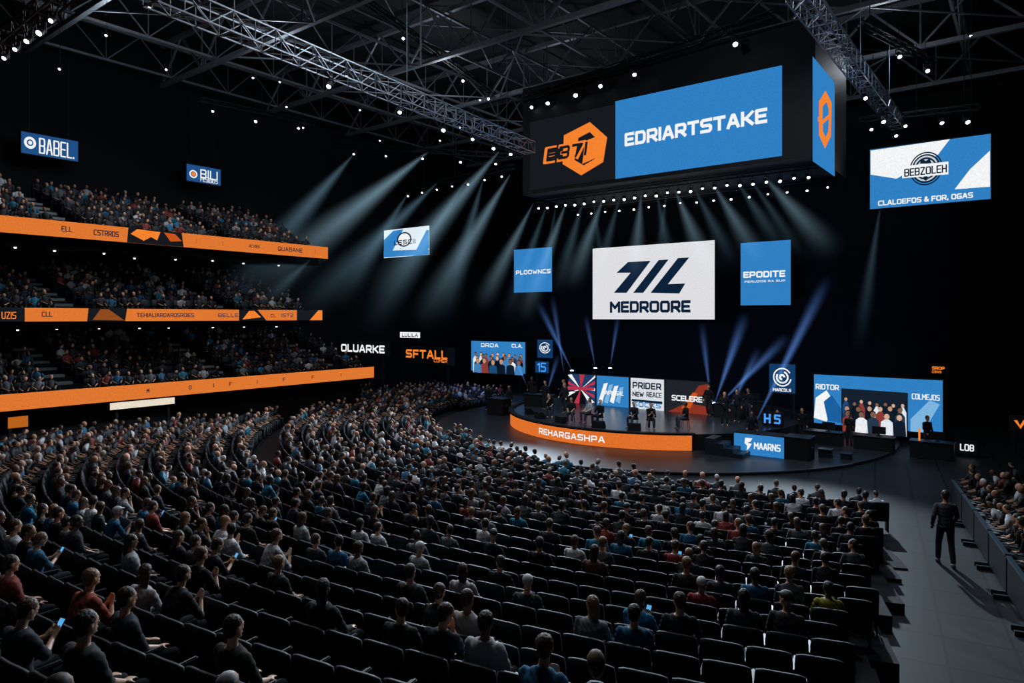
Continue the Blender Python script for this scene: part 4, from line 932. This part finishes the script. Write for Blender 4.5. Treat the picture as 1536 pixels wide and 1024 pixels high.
for k in range(6):
    y0=11.6+k*1.75; y1=y0+1.65
    a=Vector((XB(y0),y0,0));b=Vector((XB(y1),y1,0)); rz=math.atan2(b.y-a.y,b.x-a.x); L=(b-a).length
    e=thing('crowd_barrier','black waist-high crowd barrier panel beside the aisle','barrier',Matrix.Translation((a+b)/2)@Matrix.Rotation(rz,4,'Z'),'aisle barriers')
    g=G();g.box((0,0,.5),(L,.05,.8));bevel(g.obj('barrier_panel',mBlk,e),.01,1)
    g=G();g.box((0,0,.93),(L,.09,.05));g.obj('top_rail',pbr('rail_highlight_blue',(.02,.05,.08),.4,.4),e)  # blue edge highlight put into the rail colour
    for sx in(-.45,.45):
        g=G();g.box((sx*L,0,.05),(.06,.6,.1));g.obj('foot',mSeatE,e)
o=arcstrip(12.32,215,300,.09,.13,.05,'apron_edge_strip',pbr('edge_strip',(.12,.15,.18),.4,.3)); tag(o,'thin pale edge strip around the apron floor','edge strip')

# ================= lights =================
def area(p,size,pw,col,tgt=None):
    l=bpy.data.lights.new('house_light','AREA'); l.size=size; l.energy=pw; l.color=col; o=bpy.data.objects.new('house_light',l); link(o); o.location=p
    d=(Vector(tgt)-Vector(p)) if tgt else Vector((0,0,-1)); o.rotation_mode='QUATERNION'; o.rotation_quaternion=d.to_track_quat('-Z','Y'); tag(o,'soft overhead house light','light','house lights')
def spotl(p,tgt,pw,col,ang,blend=.5):
    l=bpy.data.lights.new('stage_light','SPOT'); l.energy=pw;l.color=col;l.spot_size=math.radians(ang);l.spot_blend=blend;l.shadow_soft_size=.25
    o=bpy.data.objects.new('stage_light',l); link(o); o.location=p; o.rotation_mode='QUATERNION'; o.rotation_quaternion=(Vector(tgt)-Vector(p)).to_track_quat('-Z','Y'); tag(o,'narrow stage light','light','stage lights')
cw=(.92,.95,1.0)
area((-2,22,18.5),2,780,cw,(-2,14,0)); area((7,24,18.5),2,430,cw,(6,18,0)); area((-12,30,18.5),2,820,cw,(-12,26,0)); area((0,12,18.5),1.5,240,cw,(0,6,0))
spotl((0,46,12),(-3,14,1),26000,(.70,.86,1),50); spotl((15,38,12),(6,14,1),14000,(.70,.86,1),42); spotl((4,44,12),(-12,26,1),21000,(.70,.86,1),50)
spotl((5,29,12),(7,36,1),2200,(.8,.9,1),55); spotl((14,26,13),(12,29,0),1600,(.7,.85,1),60); spotl((-4,36,13),(-1,38,0),1600,(.7,.85,1),60)
spotl((9,20,14),(10,16,0),650,(.75,.87,1),45)
spotl((-2,43,7),(1,48,4),1500,(.2,.4,1),110); spotl((12,36,5),(14,42,6),900,(.2,.4,1),110)
for a in(4,14,24): spotl(W(a,24,17),W(a,38,7),430,(.75,.87,1),75)
for a in(5,13,21):
    for z in(5.55,9.25):
        p=W(a,35.4,z); l=bpy.data.lights.new('soffit_lamp','SPOT'); l.energy=48; l.color=(.85,.92,1); l.spot_size=math.radians(150); l.spot_blend=1; l.shadow_soft_size=.5
        o=bpy.data.objects.new('soffit_lamp',l); link(o); o.location=p; o.rotation_mode='QUATERNION'; o.rotation_quaternion=(W(a,38.5,z-3)-p).to_track_quat('-Z','Y'); tag(o,'dim lamp under a balcony slab','light','soffit lamps')
for a,b,pw in((20,30,230),(30,28,230),(22,12,220),(38,6,180),(40,26,180),(14,34,170),(28,0,150)):
    l=bpy.data.lights.new('roof_fill_light','POINT'); l.energy=pw; l.color=(.8,.88,1); l.shadow_soft_size=.3  # unseen point lights added to brighten the roof steel
    o=bpy.data.objects.new('roof_fill_light',l); link(o); o.location=W(a,b,18.8); tag(o,'unseen fill light added among the roof trusses','light','roof fill lights')
w=bpy.data.worlds.new('dark'); SC.world=w; w.use_nodes=True; w.node_tree.nodes['Background'].inputs[0].default_value=(.02,.03,.045,1); w.node_tree.nodes['Background'].inputs[1].default_value=.1
cam=bpy.data.cameras.new('camera'); cam.sensor_width=36; cam.lens=24; cam.shift_y=-37/1536; cam.clip_end=300
co=bpy.data.objects.new('camera',cam); link(co); co.location=(0,0,CZ); co.rotation_euler=(math.pi/2,0,0); SC.camera=co
print('seats',len(seats),'people',len(people),'mass',len(far)+len(bp))
